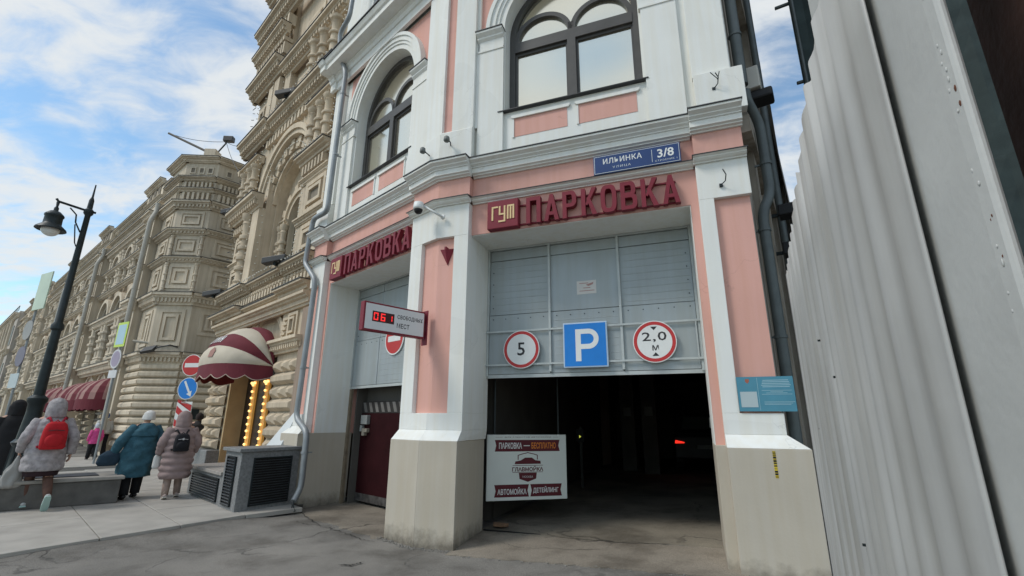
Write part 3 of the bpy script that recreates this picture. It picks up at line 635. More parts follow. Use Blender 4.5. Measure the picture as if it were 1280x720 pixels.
# ================================================================ SIGNS ON THE BUILDING
def letter_shapes(ch):
    """condensed bold letters: list of outlines / rings on a 1 x 1.6 cell, stroke s"""
    w, h, s = 1.0, 1.62, 0.27
    B = lambda x0, x1, y0, y1: [(x0, y0), (x1, y0), (x1, y1), (x0, y1)]
    def bowl(x0, x1, y0, y1, r):
        o = []; n = 6
        for i in range(n + 1): t = R(-90 + 90 * i / n); o.append((x1 - r + r * math.cos(t), y0 + r + r * math.sin(t)))
        for i in range(n + 1): t = R(90 * i / n); o.append((x1 - r + r * math.cos(t), y1 - r + r * math.sin(t)))
        return o
    def D(x0, x1, y0, y1, st):                  # half-ring, open to the left
        o = bowl(x0, x1, y0, y1, min(0.32, (y1 - y0) / 2 - .01)); i_ = bowl(x0, x1 - st, y0 + st * .8, y1 - st * .8, max(0.05, min(0.32, (y1 - y0) / 2 - .01) - st * .7))
        O = [(x0, y0)] + o + [(x0, y1)]; I = [(x0, y0 + st * .8)] + i_ + [(x0, y1 - st * .8)]
        return ('strip', O, I)
    if ch == 'П': return [B(0, s, 0, h), B(w - s, w, 0, h), B(s, w - s, h - s * .85, h)]
    if ch == 'А': return [[(0, 0), (s, 0), (0.5 + s * .42, h), (0.5 - s * .42, h)], [(w - s, 0), (w, 0), (0.5 + s * .42, h), (0.5 - s * .42, h)], B(0.24, 0.76, 0.33, 0.53)]
    if ch == 'Р': return [B(0, s, 0, h), D(s, w * .92, h * .40, h, s)]
    if ch == 'К': return [B(0, s, 0, h), [(s, h * .40), (w - s * 1.15, h), (w, h), (s + .12, h * .36)], [(s + 0.08, h * .62), (0.50, h * .72), (w + .02, 0), (w - s * 1.1, 0)]]
    if ch == 'О':
        n = 28; o = []; i_ = []
        for k in range(n + 1):
            t = 2 * math.pi * k / n; e = 0.62
            f = lambda v: math.copysign(abs(v) ** e, v)
            o.append((0.5 + 0.5 * f(math.cos(t)), h / 2 + h / 2 * f(math.sin(t)))); i_.append((0.5 + (0.5 - s) * f(math.cos(t)), h / 2 + (h / 2 - s * .85) * f(math.sin(t))))
        return [('strip', o, i_)]
    if ch == 'В': return [B(0, s, 0, h), D(s, w * .93, h * .47, h, s), D(s, w, 0, h * .55, s)]
def letter(fr, ch, x0, x1, z0, z1, b0, b1, parent, mat):
    m = MB(fr); sx = x1 - x0; szz = (z1 - z0) / 1.62
    for k, sh_ in enumerate(letter_shapes(ch)):
        e = 0.0008 * k
        if sh_[0] == 'strip':
            O, I = sh_[1], sh_[2]
            for i in range(len(O) - 1):
                m.prism([(x0 + p[0] * sx, z0 + p[1] * szz) for p in (O[i], O[i + 1], I[i + 1], I[i])], b0 , b1 + e)
        else: m.prism([(x0 + p[0] * sx, z0 + p[1] * szz) for p in sh_], b0, b1 + e)
    return ob('letter', m, mat, parent)
def bar_poly(m, pts, wd, b0, b1):                # polyline of thick bars in the (a, c) plane
    for i in range(len(pts) - 1):
        (x0, y0), (x1, y1) = pts[i], pts[i + 1]; L = math.hypot(x1 - x0, y1 - y0); ux, uy = (x1 - x0) / L, (y1 - y0) / L; h = wd / 2; e = 0.0004 * i
        m.prism([(x0 - ux * h * .9 - uy * h, y0 - uy * h * .9 + ux * h), (x1 + ux * h * .9 - uy * h, y1 + uy * h * .9 + ux * h), (x1 + ux * h * .9 + uy * h, y1 + uy * h * .9 - ux * h), (x0 - ux * h * .9 + uy * h, y0 - uy * h * .9 - ux * h)], b0, b1 + e)
def parking_sign(fr, x0, xl, x2, zb, zt, label):
    """fr: x to the right, y out of the wall, z up"""
    root = thing('parking_letter_sign', label, 'sign', tuple(fr((x0 + x2) / 2, 0, zb)), 'red garage signs above the portals')
    L = zt - zb
    plate = ob('logo_plate', MB(fr).box(x0, xl, 0.0, 0.12, zb - 0.01, zt + 0.03), MAROON, root, bevel=0.012)
    lg = MB(fr); c0 = x0 + 0.07 * L / 0.43; wdt = (xl - x0) - 0.14 * L / .43; h0 = zb + 0.20 * L; h1 = zt - 0.15 * L; t = 0.05
    X = lambda u: c0 + u * wdt; Y = lambda v: h0 + v * (h1 - h0)
    for P in ([(.06, .18), (.06, .93), (.27, .93)], [(.38, .93), (.38, .48), (.585, .48)], [(.60, .93), (.60, .05), (.36, .05)], [(.74, .18), (.74, .93), (.985, .93), (.985, .18)], [(.862, .93), (.862, .18)]):
        bar_poly(lg, [(X(u), Y(v)) for u, v in P], 0.026, 0.12, 0.128 + P[0][0] * .001)
    ob('logo_relief', lg, GOLD, plate, kind='stuff')
    word = 'ПАРКОВКА'; a = xl + 0.13 * L / .43; n = len(word); step = (x2 - a) / (n - 1 + 0.80)
    for i, ch in enumerate(word): letter(fr, ch, a + i * step, a + i * step + step * 0.80, zb, zt, 0.035, 0.12, root, MAROON)
    for z in (zb + 0.10 * L, zb + 0.84 * L): ob('mounting_rail', MB(fr).box(xl + .002, x2 - .04, 0.004, 0.03, z - .011, z + .011), MAROON, root)
    return root
SA = F(FA(0, DW, 0), uA, -iA); SB = F(FB(0, DW, 0), -uB, -iB)     # sign frames: x right, y out of the wall
parking_sign(SA, 0.89, 1.39, 3.66, 4.375, 4.79, 'larger maroon garage lettering with square logo above the main gate with the blue board')
parking_sign(SB, -3.60, -3.13, -0.76, 4.375, 4.79, 'narrower maroon garage lettering with square logo above the left portal by the drainpipe')

# blue street name plate
t = thing('street_name_plate', 'navy blue street name plate with house number on the pink frieze', 'sign', tuple(SA(3.13, 0, 4.955)))
pb_ = ob('plate', MB(SA).box(2.54, 3.72, 0.01, 0.14, 4.955, 5.25), NAVY, t, bevel=0.012)
rim = MB(SA)
for a, b, c, d in ((2.555, 3.705, 4.968, 4.974), (2.555, 3.705, 5.231, 5.237), (2.555, 2.561, 4.974, 5.231), (3.699, 3.705, 4.974, 5.231), (3.345, 3.351, 5.01, 5.20)): rim.box(a, b, 0.14, 0.1412, c, d)
ob('rim_line', rim, PALEINK, pb_)
text('ИЛЬИНКА', SA, 2.68, 3.215, 5.105, 5.19, 0.1415, SIGNW, pb_, bold=0.012, spacing=1.1)
text('УЛИЦА', SA, 2.81, 3.06, 5.015, 5.055, 0.1415, PALEINK, pb_, spacing=1.3)
text('3/8', SA, 3.42, 3.635, 5.06, 5.19, 0.1415, SIGNW, pb_, bold=0.02)
text('СТРОЕНИЕ 1', SA, 3.385, 3.67, 5.005, 5.03, 0.1415, PALEINK, pb_, spacing=1.2)

# road signs on the gate
def round_sign(fr, x, z, r, b, label, draw, cat='road sign', name='road_sign'):
    t = thing(name, label, cat, tuple(fr(x, b, z)))
    f = ob('sign_face', MB(fr).disc(x, z, r, b, b + 0.022, 40), SIGNW, t, bevel=0.004)
    ob('red_ring', MB(fr).ring(x, z, r * 0.80, r * 0.955, b + 0.0225, b + 0.0235, 0, 360, 44), SIGNR, f)
    draw(f, b + 0.0238); return t
GF = F(FA(0, GD - 0.052, 0), uA, -iA)
def d5(f, b): text('5', GF, 1.185 - 0.06, 1.185 + 0.06, 2.55, 2.75, b, INK, f, bold=0.012)
round_sign(GF, 1.185, 2.645, 0.293, 0.018, 'white round speed sign with number five on the grey gate', d5)
def d2(f, b):
    text('2,0', GF, 3.15 - 0.165, 3.15 + 0.165, 2.655, 2.80, b, INK, f, bold=0.008, spacing=1.1)
    text('м', GF, 3.15 - 0.035, 3.15 + 0.05, 2.54, 2.615, b, INK, f, bold=0.01)
    m = MB(GF); m.prism([(3.105, 2.875), (3.195, 2.875), (3.15, 2.825)], b - .001, b + .0004); m.prism([(3.11, 2.465), (3.20, 2.465), (3.155, 2.515)], b - .001, b + .0004)
    ob('arrowheads', m, INK, f, kind='stuff')
round_sign(GF, 3.15, 2.665, 0.295, 0.018, 'white round height limit sign for two metres on the grey gate', d2)
t = thing('parking_sign', 'large blue square parking board with white letter P on the gate', 'road sign', tuple(GF(2.17, 0, 2.34)))
pf = ob('sign_rim', MB(GF).box(1.845, 2.505, 0.018, 0.045, 2.335, 3.005), M('pale_blue_rim', (0.45, 0.58, 0.72), 0.45, 0.04), t, bevel=0.02)
ob('sign_face', MB(GF).box(1.868, 2.482, 0.0455, 0.047, 2.358, 2.982), SIGNB, pf)
lt = MB(GF); lt.box(2.035, 2.115, 0.0475, 0.0487, 2.43, 2.90)
lt.box(2.115, 2.23, .0475, .0488, 2.828, 2.90); lt.box(2.115, 2.23, .0475, .0488, 2.605, 2.677)
lt.ring(2.23, 2.7525, 0.0755, 0.1475, 0.0475, 0.0489, -90, 90, 16)
ob('white_letter', lt, SIGNW, pf)
# no-entry sign on the left gate, half hidden
GB = F(FB(0, GD - 0.012, 0), -uB, -iB)
t = thing('no_entry_sign', 'round red no entry sign on the left gate behind the counter box', 'road sign', tuple(GB(-2.22, 0, 3.10)))
f = ob('sign_rim', MB(GB).disc(-2.22, 3.10, 0.315, 0.01, 0.03, 40), SIGNW, t)
ob('sign_face', MB(GB).disc(-2.22, 3.10, 0.29, 0.0305, 0.032, 40), SIGNR, f); ob('white_bar', MB(GB).box(-2.43, -2.01, 0.0325, 0.0335, 3.045, 3.155), SIGNW, f)
# paper notice
t = thing('paper_notice', 'small white paper notice taped to the middle grey gate panel', 'notice', tuple(GF(2.2, -0.05, 3.45)))
ob('sheet', MB(GF).box(2.06, 2.36, -0.052, -0.045, 3.455, 3.665), M('paper', (0.62, 0.60, 0.57), 0.8, 0.04, 10), t)
nl = MB(GF)
for z, a, b in ((3.62, 2.10, 2.24), (3.545, 2.16, 2.27), (3.50, 2.10, 2.33)): nl.box(a, b, -0.0448, -0.044, z, z + 0.012)
nl.prism([(2.20, 3.60), (2.32, 3.635), (2.31, 3.60), (2.24, 3.575)], -0.0448, -0.044)
ob('print', nl, M('faded_red_print', (0.42, 0.25, 0.23), 0.8), t)
# red folded pennant on the pier
PF_ = F(FA(0, 0.20, 0), uA, -iA)
t = thing('red_pennant', 'small dark red folded triangle pointing down on the pink pier panel', 'pennant', tuple(PF_(0.2, 0.03, 3.9)))
m = MB(PF_); m.add([(0.07, 0.005, 4.17), (0.20, 0.085, 4.13), (0.32, 0.005, 4.16), (0.215, 0.01, 3.89), (0.20, 0.0, 4.15)], [(0, 1, 3), (1, 2, 3), (0, 4, 1), (1, 4, 2), (0, 3, 4), (2, 4, 3)])
ob('folded_sheet', m, MAROON, t); ob('fixing', MB(PF_).box(0.185, 0.215, 0, 0.08, 4.13, 4.18), MAROON, t)

# free-places counter box standing out from the pier
CB = F(FB(0.10, 0, 0), -iB, -uB)                   # x: out from the wall, y: towards the right-hand face
XO = 0.0
t = thing('counter_sign', 'white box sign with red digits standing out from the pier', 'sign', tuple(CB(0.4, 0, 2.75)))
bx_ = ob('case', MB(CB).box(-0.06, 0.95, -0.10, 0.0, 2.75, 3.15), MAROON, t, bevel=0.008)
face = ob('light_face', MB(CB).box(-0.035, 0.925, 0.0005, 0.004, 2.775, 3.125), M('white_light_face', (0.66, 0.66, 0.66), 0.4, 0.02), bx_)
CR = F(CB(0, 0, 0), iB, -uB)                       # x to the right on that face
dsp = ob('display', MB(CR).box(-0.82, -0.475, 0.0043, 0.006, 2.885, 3.03), M('display_black_red', (0.05, 0.006, 0.008), 0.4, 0.1), face)
def seg7(m, x, z, w_, h, on):
    s = 0.016; g_ = 0.004
    S = {'a': (x, x + w_, z + h - s, z + h), 'd': (x, x + w_, z, z + s), 'g': (x, x + w_, z + h / 2 - s / 2, z + h / 2 + s / 2), 'f': (x, x + s, z + h / 2 + g_, z + h - s), 'b': (x + w_ - s, x + w_, z + h / 2 + g_, z + h - s), 'e': (x, x + s, z + s, z + h / 2 - g_), 'c': (x + w_ - s, x + w_, z + s, z + h / 2 - g_)}
    for k in on: a, b, c, d = S[k]; m.box(a, b, 0.0062, 0.0072, c, d)
dg_ = MB(CR)
for x, on in ((-0.80, 'abcdef'), (-0.69, 'acdefg'), (-0.575, 'bc')): seg7(dg_, x, 2.905, 0.07, 0.105, on)
ob('digits', dg_, M('red_led', (0.6, 0.02, 0.02), 0.4, 0.0, emit=(1, 0.03, 0.03), es=0.9), dsp, kind='stuff')
text('СВОБОДНЫХ', CR, -0.425, 0.015, 2.965, 3.035, 0.0045, INK, face, bold=0.022, spacing=1.08)
text('МЕСТ', CR, -0.425, -0.215, 2.845, 2.915, 0.0045, INK, face, bold=0.022, spacing=1.08)
ob('bracket', MB(CB).box(-0.10, -0.085, -0.10, 0.02, 2.66, 3.18).box(-0.085, -0.06, -0.07, -0.03, 2.80, 2.86).box(-0.085, -0.06, -0.07, -0.03, 3.0, 3.06), MAROON, t)

# dome camera on an arm
t = thing('dome_camera', 'white dome security camera on an arm at the pier head', 'camera', tuple(FA(-0.1, 0.0, 4.65)))
ca = MB(FB); ca.tube([(-0.12, 0.12, 4.66), (0.10, -0.10, 4.84)], 0.02, 8); ca.disc(-0.12, 4.66, 0.04, 0.115, 0.14, 12)
ob('arm', ca, SIGNW, t, smooth=True)
cb = MB(FB); cb.lathe([(0.03, 4.90), (0.075, 4.885), (0.085, 4.80), (0.08, 4.77)], 0.14, -0.16, 16)
hb = ob('housing', cb, SIGNW, t, smooth=True)
ob('dome', MB(FB).ell((0.14, -0.16, 4.765), 0.068, 0.068, 0.07, 14, 8), BLACK, t, smooth=True)

# small wall hooks and spot lamps
def spot(fr, x, z, b, k, label):
    t = thing('wall_spot', label, 'lamp', tuple(fr(x, b, z)), 'small spot lamps on the upper ledge')
    ob('bracket', MB(fr).tube([(x, b, z - .02), (x + .05, b + .10, z - .035), (x + .02, b + .14, z + .01)], 0.010, 6), IRON, t)
    ob('lamp_head', MB(fr).lathe([(0.02, z + .07), (0.045, z + .05), (0.052, z - .01), (0.04, z - .03)], x, b + .14, 10), M('grey_lamp', (0.16, 0.17, 0.16), 0.5), t, smooth=True)
spot(F(FB(0, .1, 0), -uB, -iB), -0.30, 5.93, 0.0, 0, 'left one of two small spot lamps above the pier cornice')
spot(F(FA(0, .1, 0), uA, -iA), 0.22, 5.96, 0.0, 0, 'right one of two small spot lamps above the pier cornice')
def hook(x, z, k, label):
    fr = F(FA(0, .12, 0), uA, -iA)
    t = thing('wall_bracket', label, 'bracket', tuple(fr(x, 0, z)))
    m = MB(fr); m.tube([(x - .03, 0, z - .06), (x + .02, .07, z - .04), (x + .03, .12, z + .02), (x, .12, z + .10)], 0.007, 6); 
    if k: m.tube([(x + .02, .10, z), (x + .05, .13, z + .10)], 0.006, 6); m.tube([(x + .03, .10, z), (x - .06, .12, z + .12)], 0.006, 6)
    m.box(x - .05, x - .01, -0.01, 0.02, z - .085, z - .045)
    ob('arm', m, IRON, t)
hook(4.25, 6.02, 1, 'dark forked wall bracket on the right pedestal above the cornice')
hook(4.19, 4.58, 0, 'tiny dark wall bracket under the lower right ledge')

# teal notice, tape label
NF = F(FA(0, 0.115, 0), uA, -iA)
t = thing('info_notice', 'teal blue printed notice board at the foot of the right pink panel', 'notice', tuple(NF(4.35, 0, 1.71)))
nb = ob('board', MB(NF).box(4.06, 4.63, -0.006, 0.006, 1.71, 2.09), TEALP, t)
nd = MB(NF); nd.box(4.055 + .215, 4.058 + .215, .0063, .007, 1.72, 2.08)
rn = random.Random(5)
for k in range(5): c = 4.455; hw = rn.uniform(0.09, 0.15); nd.box(c - hw, c + hw, .0063, .007, 2.045 - k * .018, 2.052 - k * .018)
for k in range(4): c = 4.455; hw = rn.uniform(0.06, 0.155); nd.box(c - hw, c + hw, .0063, .007, 1.935 - k * .014, 1.939 - k * .014)
for k in range(3): nd.box(4.32, 4.62 - .02 * k, .0063, .007, 1.81 - k * .014, 1.814 - k * .014)
ob('print', nd, M('pale_teal_print', (0.35, 0.52, 0.58), 0.5), nb)
ob('code_field', MB(NF).box(4.085, 4.255, .0063, .0072, 1.755, 1.925), M('pale_field', (0.42, 0.50, 0.52), 0.5, 0.05), nb)
ob('emblem', MB(NF).prism([(4.15, 2.065), (4.19, 2.065), (4.19, 2.035), (4.17, 2.015), (4.15, 2.035)], .0063, .0072), M('emblem_red', (0.35, 0.12, 0.08)), nb)
TFm = F(FA(0, 0.0, 0), uA, -iA)
t = thing('barcode_sticker', 'narrow yellow and black tape label upright on the right base', 'label', tuple(TFm(4.33, 0, 1.03)))
tb = ob('tape', MB(TFm).box(4.315, 4.345, 0.0, 0.002, 1.03, 1.30), YEL, t)
bm_ = MB(TFm); z = 1.035
while z < 1.295:
    h = rn.choice((0.005, 0.008, 0.014, 0.02)); bm_.box(4.3155, 4.3445, 0.0021, 0.0026, z, min(1.298, z + h)); z += h + rn.choice((0.005, 0.009, 0.016))
ob('black_bars', bm_, BLACK, tb)

# car wash poster box just inside the opening
pc = FA(0.475, 1.26, 0)
ua2 = V((math.sin(R(76)), math.cos(R(76)), 0)); BF = F(pc, ua2 * 1.14, V((ua2.y, -ua2.x, 0)))
q0, q1 = 0.0, 1.16
t = thing('car_wash_board', 'white car wash poster board hanging at the left side of the main gate', 'sign', tuple(BF(0.58, 0, 0.45)))
zb, zt = 0.40, 1.375
bo = ob('board', MB(BF).box(q0, q1, -0.05, 0, zb, zt), M('pale_poster', (0.68, 0.71, 0.66), 0.5, 0.03, 2, 0.03), t, bevel=0.006)
ps = MB(BF)
def rib(a, b, c, d): ps.prism([(a, c), (b, c), (b - .02, (c + d) / 2), (b, d), (a, d), (a + .02, (c + d) / 2)], .0006, .002)
rib(0.11, 1.06, 1.12, 1.295); rib(0.11, 0.60, 0.45, 0.63); rib(0.62, 1.08, 0.45, 0.63)
ps.box(0.12, 0.22, .0006, .002, 1.335, 1.338); ps.box(0.96, 1.04, .0006, .002, 1.335, 1.338)
cx = 0.585                                          # shield with a car
ps.prism([(cx - .13, .80), (cx + .13, .80), (cx + .12, .71), (cx, .665), (cx - .12, .71)], .0006, .002)
for (x0, z0, x1, z1) in ((-.14, 1.0, -.14, 1.06), (-.14, 1.06, -.1, 1.075), (-.1, 1.075, 0, 1.1), (0, 1.1, .1, 1.075), (.1, 1.075, .14, 1.06), (.14, 1.06, .14, 1.0)): bar_poly(ps, [(cx + x0, z0), (cx + x1, z1)], .012, .0006, .002)
ps.prism([(cx - .19, .93), (cx + .19, .93), (cx + .185, .975), (cx + .11, .985), (cx + .06, 1.025), (cx - .04, 1.025), (cx - .10, .985), (cx - .18, .97)], .0006, .0021)
ps.box(cx - .22, cx + .22, .0006, .002, .905, .912); ps.box(cx - .22, cx + .22, .0006, .002, .805, .812)
ob('poster_print', ps, MAROONINK, bo)
text('ПАРКОВКА', BF, 0.17, 0.50, 1.16, 1.255, .0025, SIGNW, bo, bold=0.02); ob('dash', MB(BF).box(0.525, 0.615, .0022, .003, 1.20, 1.212), SIGNW, bo)
text('БЕСПЛАТНО', BF, 0.64, 1.0, 1.16, 1.255, .0025, ORANGE, bo, bold=0.02)
text('ДЛЯ КЛИЕНТОВ АВТОМОЙКИ', BF, 0.25, 0.93, 1.325, 1.35, .0012, MAROONINK, bo, spacing=1.2)
text('ГЛАВМОЙКА', BF, cx - .225, cx + .225, .82, .90, .0012, MAROONINK, bo, bold=0.035)
text('АВТОМОЙКА', BF, 0.155, 0.565, 0.485, 0.59, .0025, SIGNW, bo, bold=0.02); text('ДЕТЕЙЛИНГ', BF, 0.66, 1.03, 0.49, 0.595, .0025, SIGNW, bo, bold=0.02)
text('МОСКВА', BF, cx - .075, cx + .075, .725, .755, .0025, PALEINK, bo)
ob('hanger', MB(BF).box(0.1, 0.12, -0.04, -0.02, zt, 3.25).box(1.04, 1.06, -0.04, -0.02, zt, 3.25), IRON, t)

# car parked deep in the dark garage
CPt = MB(FA)
cs = V((0, 0, 0)); t = thing('parked_car', 'dark car with one glowing red tail light deep inside the garage', 'car', tuple(FA(4.0, 10.5, 0.2)))
CARM = M('black_car_paint', (0.016, 0.016, 0.018), 0.45, 0.1, spec=0.25)
def CX(u, d, z): return (2.98 + u, 9.2 + d, 0.22 + z)
body = MB(FA)
prof = [(0.0, .35), (0.0, .95), (.1, 1.05), (.45, 1.12), (.9, 1.58), (2.1, 1.62), (2.9, 1.1), (3.9, .98), (4.3, .7), (4.3, .35)]
body.loft([[CX(u, d, z) for d, z in prof] for u in (0.0, 0.06, 1.70, 1.76)])
bo_ = ob('body', body, CARM, t, bevel=0.04)
ob('rear_window', MB(FA).add([CX(.22, .46, 1.16), CX(1.54, .46, 1.16), CX(1.46, .80, 1.52), CX(.30, .80, 1.52)], [(0, 1, 2, 3)]), GLASSD, bo_, norm=False)
ob('tail_light', MB(FA).add([CX(.04, -.03, .85), CX(.28, -.03, .80), CX(.28, -.03, .77), CX(.02, -.03, .76), CX(.04, .0, .85), CX(.28, .0, .80), CX(.28, .0, .77), CX(.02, .0, .76)], [(0, 1, 2, 3), (4, 7, 6, 5), (0, 4, 5, 1), (1, 5, 6, 2), (2, 6, 7, 3), (3, 7, 4, 0)]), M('lit_tail_light', (0.5, 0.01, 0.01), 0.4, 0, emit=(1, 0.03, 0.015), es=1.3), bo_)
ob('tail_light', MB(FA).box(*sorted((CX(1.46, 0, 0)[0], CX(1.70, 0, 0)[0])), CX(0, -.012, 0)[1], CX(0, 0, 0)[1], CX(0, 0, .74)[2], CX(0, 0, .86)[2]), M('unlit_tail_light', (0.08, 0.01, 0.01), 0.3), bo_)
ob('number_plate', MB(FA).box(CX(.62, 0, 0)[0], CX(1.14, 0, 0)[0], CX(0, -.015, 0)[1], CX(0, 0, 0)[1], CX(0, 0, .62)[2], CX(0, 0, .73)[2]), M('plate_white', (0.12, 0.12, 0.12), 0.5), bo_)
for u in (0.02, 1.56):
    for d in (0.75, 3.4):
        wf = F(FA(*CX(u, d, 0)), iA, uA); wl = MB(wf).disc(0, 0.33, 0.33, 0, 0.2, 24); ob('wheel', wl, BLACK, t)
# small lit signal on a post
t = thing('garage_signal', 'dark post with a small lit yellow arrow inside the garage', 'signal', tuple(FA(0.93, 6.0, 0.1)))
ob('post', MB(FA).box(0.91, 0.97, 5.98, 6.04, 0.05, 1.45), M('dim_post', (0.06, 0.06, 0.055), 0.6), t)
ob('signal_head', MB(FA).box(0.85, 1.03, 5.9, 6.0, 1.10, 1.40), BLACK, t)
ob('lit_arrow', MB(FA).prism([(0.92, 1.19), (0.92, 1.26), (0.965, 1.225)], 5.892, 5.898), M('lit_yellow', (0.5, 0.5, 0.05), 0.4, 0, emit=(0.85, 0.9, 0.12), es=0.6), t)
# rag and drain slot by the pier
t = thing('brick_scrap', 'broken brown brick scrap lying by the pier inside the gate', 'debris', tuple(FA(0.75, 1.1, 0.07)))
ob('scrap', MB(FA).frus(0.60, 0.84, 0.075, 0.12, 1.28, 1.16, 0.04, 0.01), M('brown_scrap', (0.20, 0.12, 0.07), 0.9, 0.3, 12), t)
dr = MB(FA); dr.box(0.56, 1.7, 0.98, 1.02, 0.060, 0.072)
ob('drain_slot', dr, BLACK, None, kind='structure')

# ================================================================ DRAINPIPE AT THE LEFT EDGE
def pipe(name, fr, pts, r, mat, label, collars=(), cat='drainpipe', group=None, extra=None):
    P = [V(p) for p in pts]; sm = [P[0]]
    for i in range(1, len(P) - 1):                  # rounded bends
        a, b, c = P[i - 1], P[i], P[i + 1]; la = min(0.16, (a - b).length * .4); lc = min(0.16, (c - b).length * .4)
        p0 = b + (a - b).normalized() * la; p2 = b + (c - b).normalized() * lc
        for k in range(5): u = k / 4; sm.append(p0 * (1 - u) ** 2 + b * 2 * u * (1 - u) + p2 * u * u)
    sm.append(P[-1])
    t = thing(name, label, cat, tuple(fr(*pts[0])), group)
    ob('pipe', MB(fr).tube(sm, r, 14), mat, t, auto=50)
    for z0, p in collars:
        ob('collar', MB(fr).lathe([(r + .012, z0 - .02), (r + .012, z0 + .02)], p[0], p[1], 14).box(p[0] - .012, p[0] + .012, p[1], p[1] + 0.14, z0 - .012, z0 + .012), mat, t)
    return t
dp = pipe('drainpipe', FB, [(3.40, -0.14, 0.20), (3.48, 0.0, 0.40), (3.50, 0.0, 1.36), (4.10, 0.02, 1.62), (4.05, 0.04, 4.45), (4.58, 0.0, 4.92), (4.58, 0.0, 5.10), (4.46, 0.0, 5.97), (3.74, -0.02, 5.92), (3.70, 0.0, 9.50), (4.02, -0.06, 10.15), (4.02, -0.12, 10.75), (3.55, -0.14, 10.9), (3.45, -0.1, 13)], 0.055, ZINC, 'long grey zigzag drainpipe running down the left edge of the pink building', ((1.0, (3.50, 0.0)), (2.6, (4.08, .03)), (7.3, (3.72, 0.0)), (8.9, (3.705, 0))))
ob('cable', MB(FB).tube([(3.36, -0.15, 0.21), (3.30, -.17, 0.12), (3.24, -.16, 0.06), (3.30, -.2, 0.03), (3.36, -.17, 0.15)], 0.009, 6), IRON, dp)

# ================================================================ LANE ON THE RIGHT
def fl(a, b, z): return (a, b, z)
pipe('drainpipe', FLn, [(0.32, -0.10, 0.15), (0.32, -0.10, 4.25), (0.46, -0.22, 4.55), (0.46, -0.22, 5.65), (0.28, -.12, 5.95), (0.28, -.12, 6.1)], 0.065, DARKPIPE, 'dark lower drainpipe with an elbow at the right corner of the building', ((4.0, (0.32, -.10)), (2.6, (0.32, -.1)), (5.0, (.46, -.22))), group=None)
pipe('drainpipe', FLn, [(0.20, -0.10, 6.15), (0.20, -0.10, 13.0)], 0.075, DARKPIPE, 'dark upper drainpipe on the lane wall beside the white corner', ((8.0, (0.20, -.10)), (7.0, (.2, -.1))))
pipe('drainpipe', FLn, [(3.1, -0.2, 0.2), (3.1, -0.2, 13.0)], 0.06, DARKPIPE, 'thin far drainpipe further along the narrow lane wall', ())
t = thing('wall_box', 'pale metal box with a dark lamp under it on the lane wall', 'box', tuple(FLn(0.9, -0.35, 6.5)))
ob('box_body', MB(FLn).box(0.62, 1.0, -0.30, -0.02, 6.35, 6.72), M('pale_box_paint', (0.52, 0.50, 0.45), 0.6, 0.05), t, bevel=0.015)
ob('lamp_body', MB(FLn).box(0.66, 0.95, -0.44, -0.04, 6.18, 6.33), BLACK, t, bevel=0.03)
for k, (a, z) in enumerate(((2.4, 4.9), (2.0, 4.1))):
    t = thing('lane_lamp', ('dark flood lamp higher up on the lane wall', 'dark boxy lamp under the lane drainpipe elbow')[k], 'lamp', tuple(FLn(a, -0.3, z)))
    ob('lamp_body', MB(FLn).box(a - .2, a + .1, -0.5, -0.2, z, z + .2), BLACK, t, bevel=0.02); ob('arm', MB(FLn).box(a - .04, a, -0.22, 0.0, z + .05, z + .1), IRON, t)

# tall netted building across the lane
NETM = M('dark_green_netting', (0.035, 0.05, 0.05), 0.9, 0.25, 3, 0.3, 60)
FR_AZ = R(31.0); uR = V((math.sin(FR_AZ), math.cos(FR_AZ), 0)); o2 = V((math.sin(R(36.2)) * 9.5, math.cos(R(36.2)) * 9.5, 0))
FRt = F(o2, V((math.cos(R(38)), -math.sin(R(38)), 0)), V((math.sin(R(38)), math.cos(R(38)), 0)))
t = thing('netted_building', 'tall building across the lane wrapped in dark green scaffold netting', 'building', tuple(o2))
mb = MB(FRt); n = 26; pts = []
for j in range(40):
    for i in range(n + 1): pts.append((6 * i / n, 0.05 * math.sin(i * 2.1 + j * .7) * (i > 0), j * 0.55))
fcs = [(j * (n + 1) + i, j * (n + 1) + i + 1, (j + 1) * (n + 1) + i + 1, (j + 1) * (n + 1) + i) for j in range(39) for i in range(n)]
mb.add(pts, fcs); mb.box(0.02, 6, 0.3, 14, 0, 21.4)
nw = ob('netting', mb, NETM, t, norm=False)
for k in range(8): ob('scaffold_tube', MB(FRt).tube([(0.25, 0.12, 4.2 + k * 1.9), (-.10 - .14 * (k % 2) - (.3 if k == 4 else 0), 0.0, 4.2 + k * 1.9 - 0.05)], 0.035, 8), DARKPIPE, t)
for a_ in (0.06, 0.9): ob('scaffold_tube', MB(FRt).tube([(a_, -0.07, 0), (a_, -0.07, 21)], 0.03, 8), DARKPIPE, t)

# corrugated site fence right beside the camera
fd = V((math.sin(R(28.0)), math.cos(R(28.0)), 0)); fn = V((-fd.y, fd.x, 0))
fo = V((1.769, 2.878, 0)) - fd * 2.575                # a = 0 near the camera post, a = 2.575 at the far end
FF = F(fo, fd, fn)
FSH = M('galvanised_fence_sheet', (0.475, 0.475, 0.46), 0.55, 0.12, 2.0, 0.35, 7, metal=0.15, streak=0.22)
t = thing('corrugated_fence', 'grey corrugated metal site fence running close along the right side', 'fence', tuple(FF(1.2, 0, 0)))
prof = []; a = -0.02; P_ = 0.1335
while a < 2.575:
    for u, h in ((0.0, 0.0), (0.014, .0004), (0.028, .002), (0.042, .006), (0.056, .0095), (0.068, .011), (0.080, .0105), (0.094, .007), (0.108, .0025), (0.122, .0004)):
        if a + u <= 2.58: prof.append((a + u, h))
    a += P_
mb = MB(FF); hs = [0.03, 0.6, 1.2, 1.8, 2.2, 2.5]
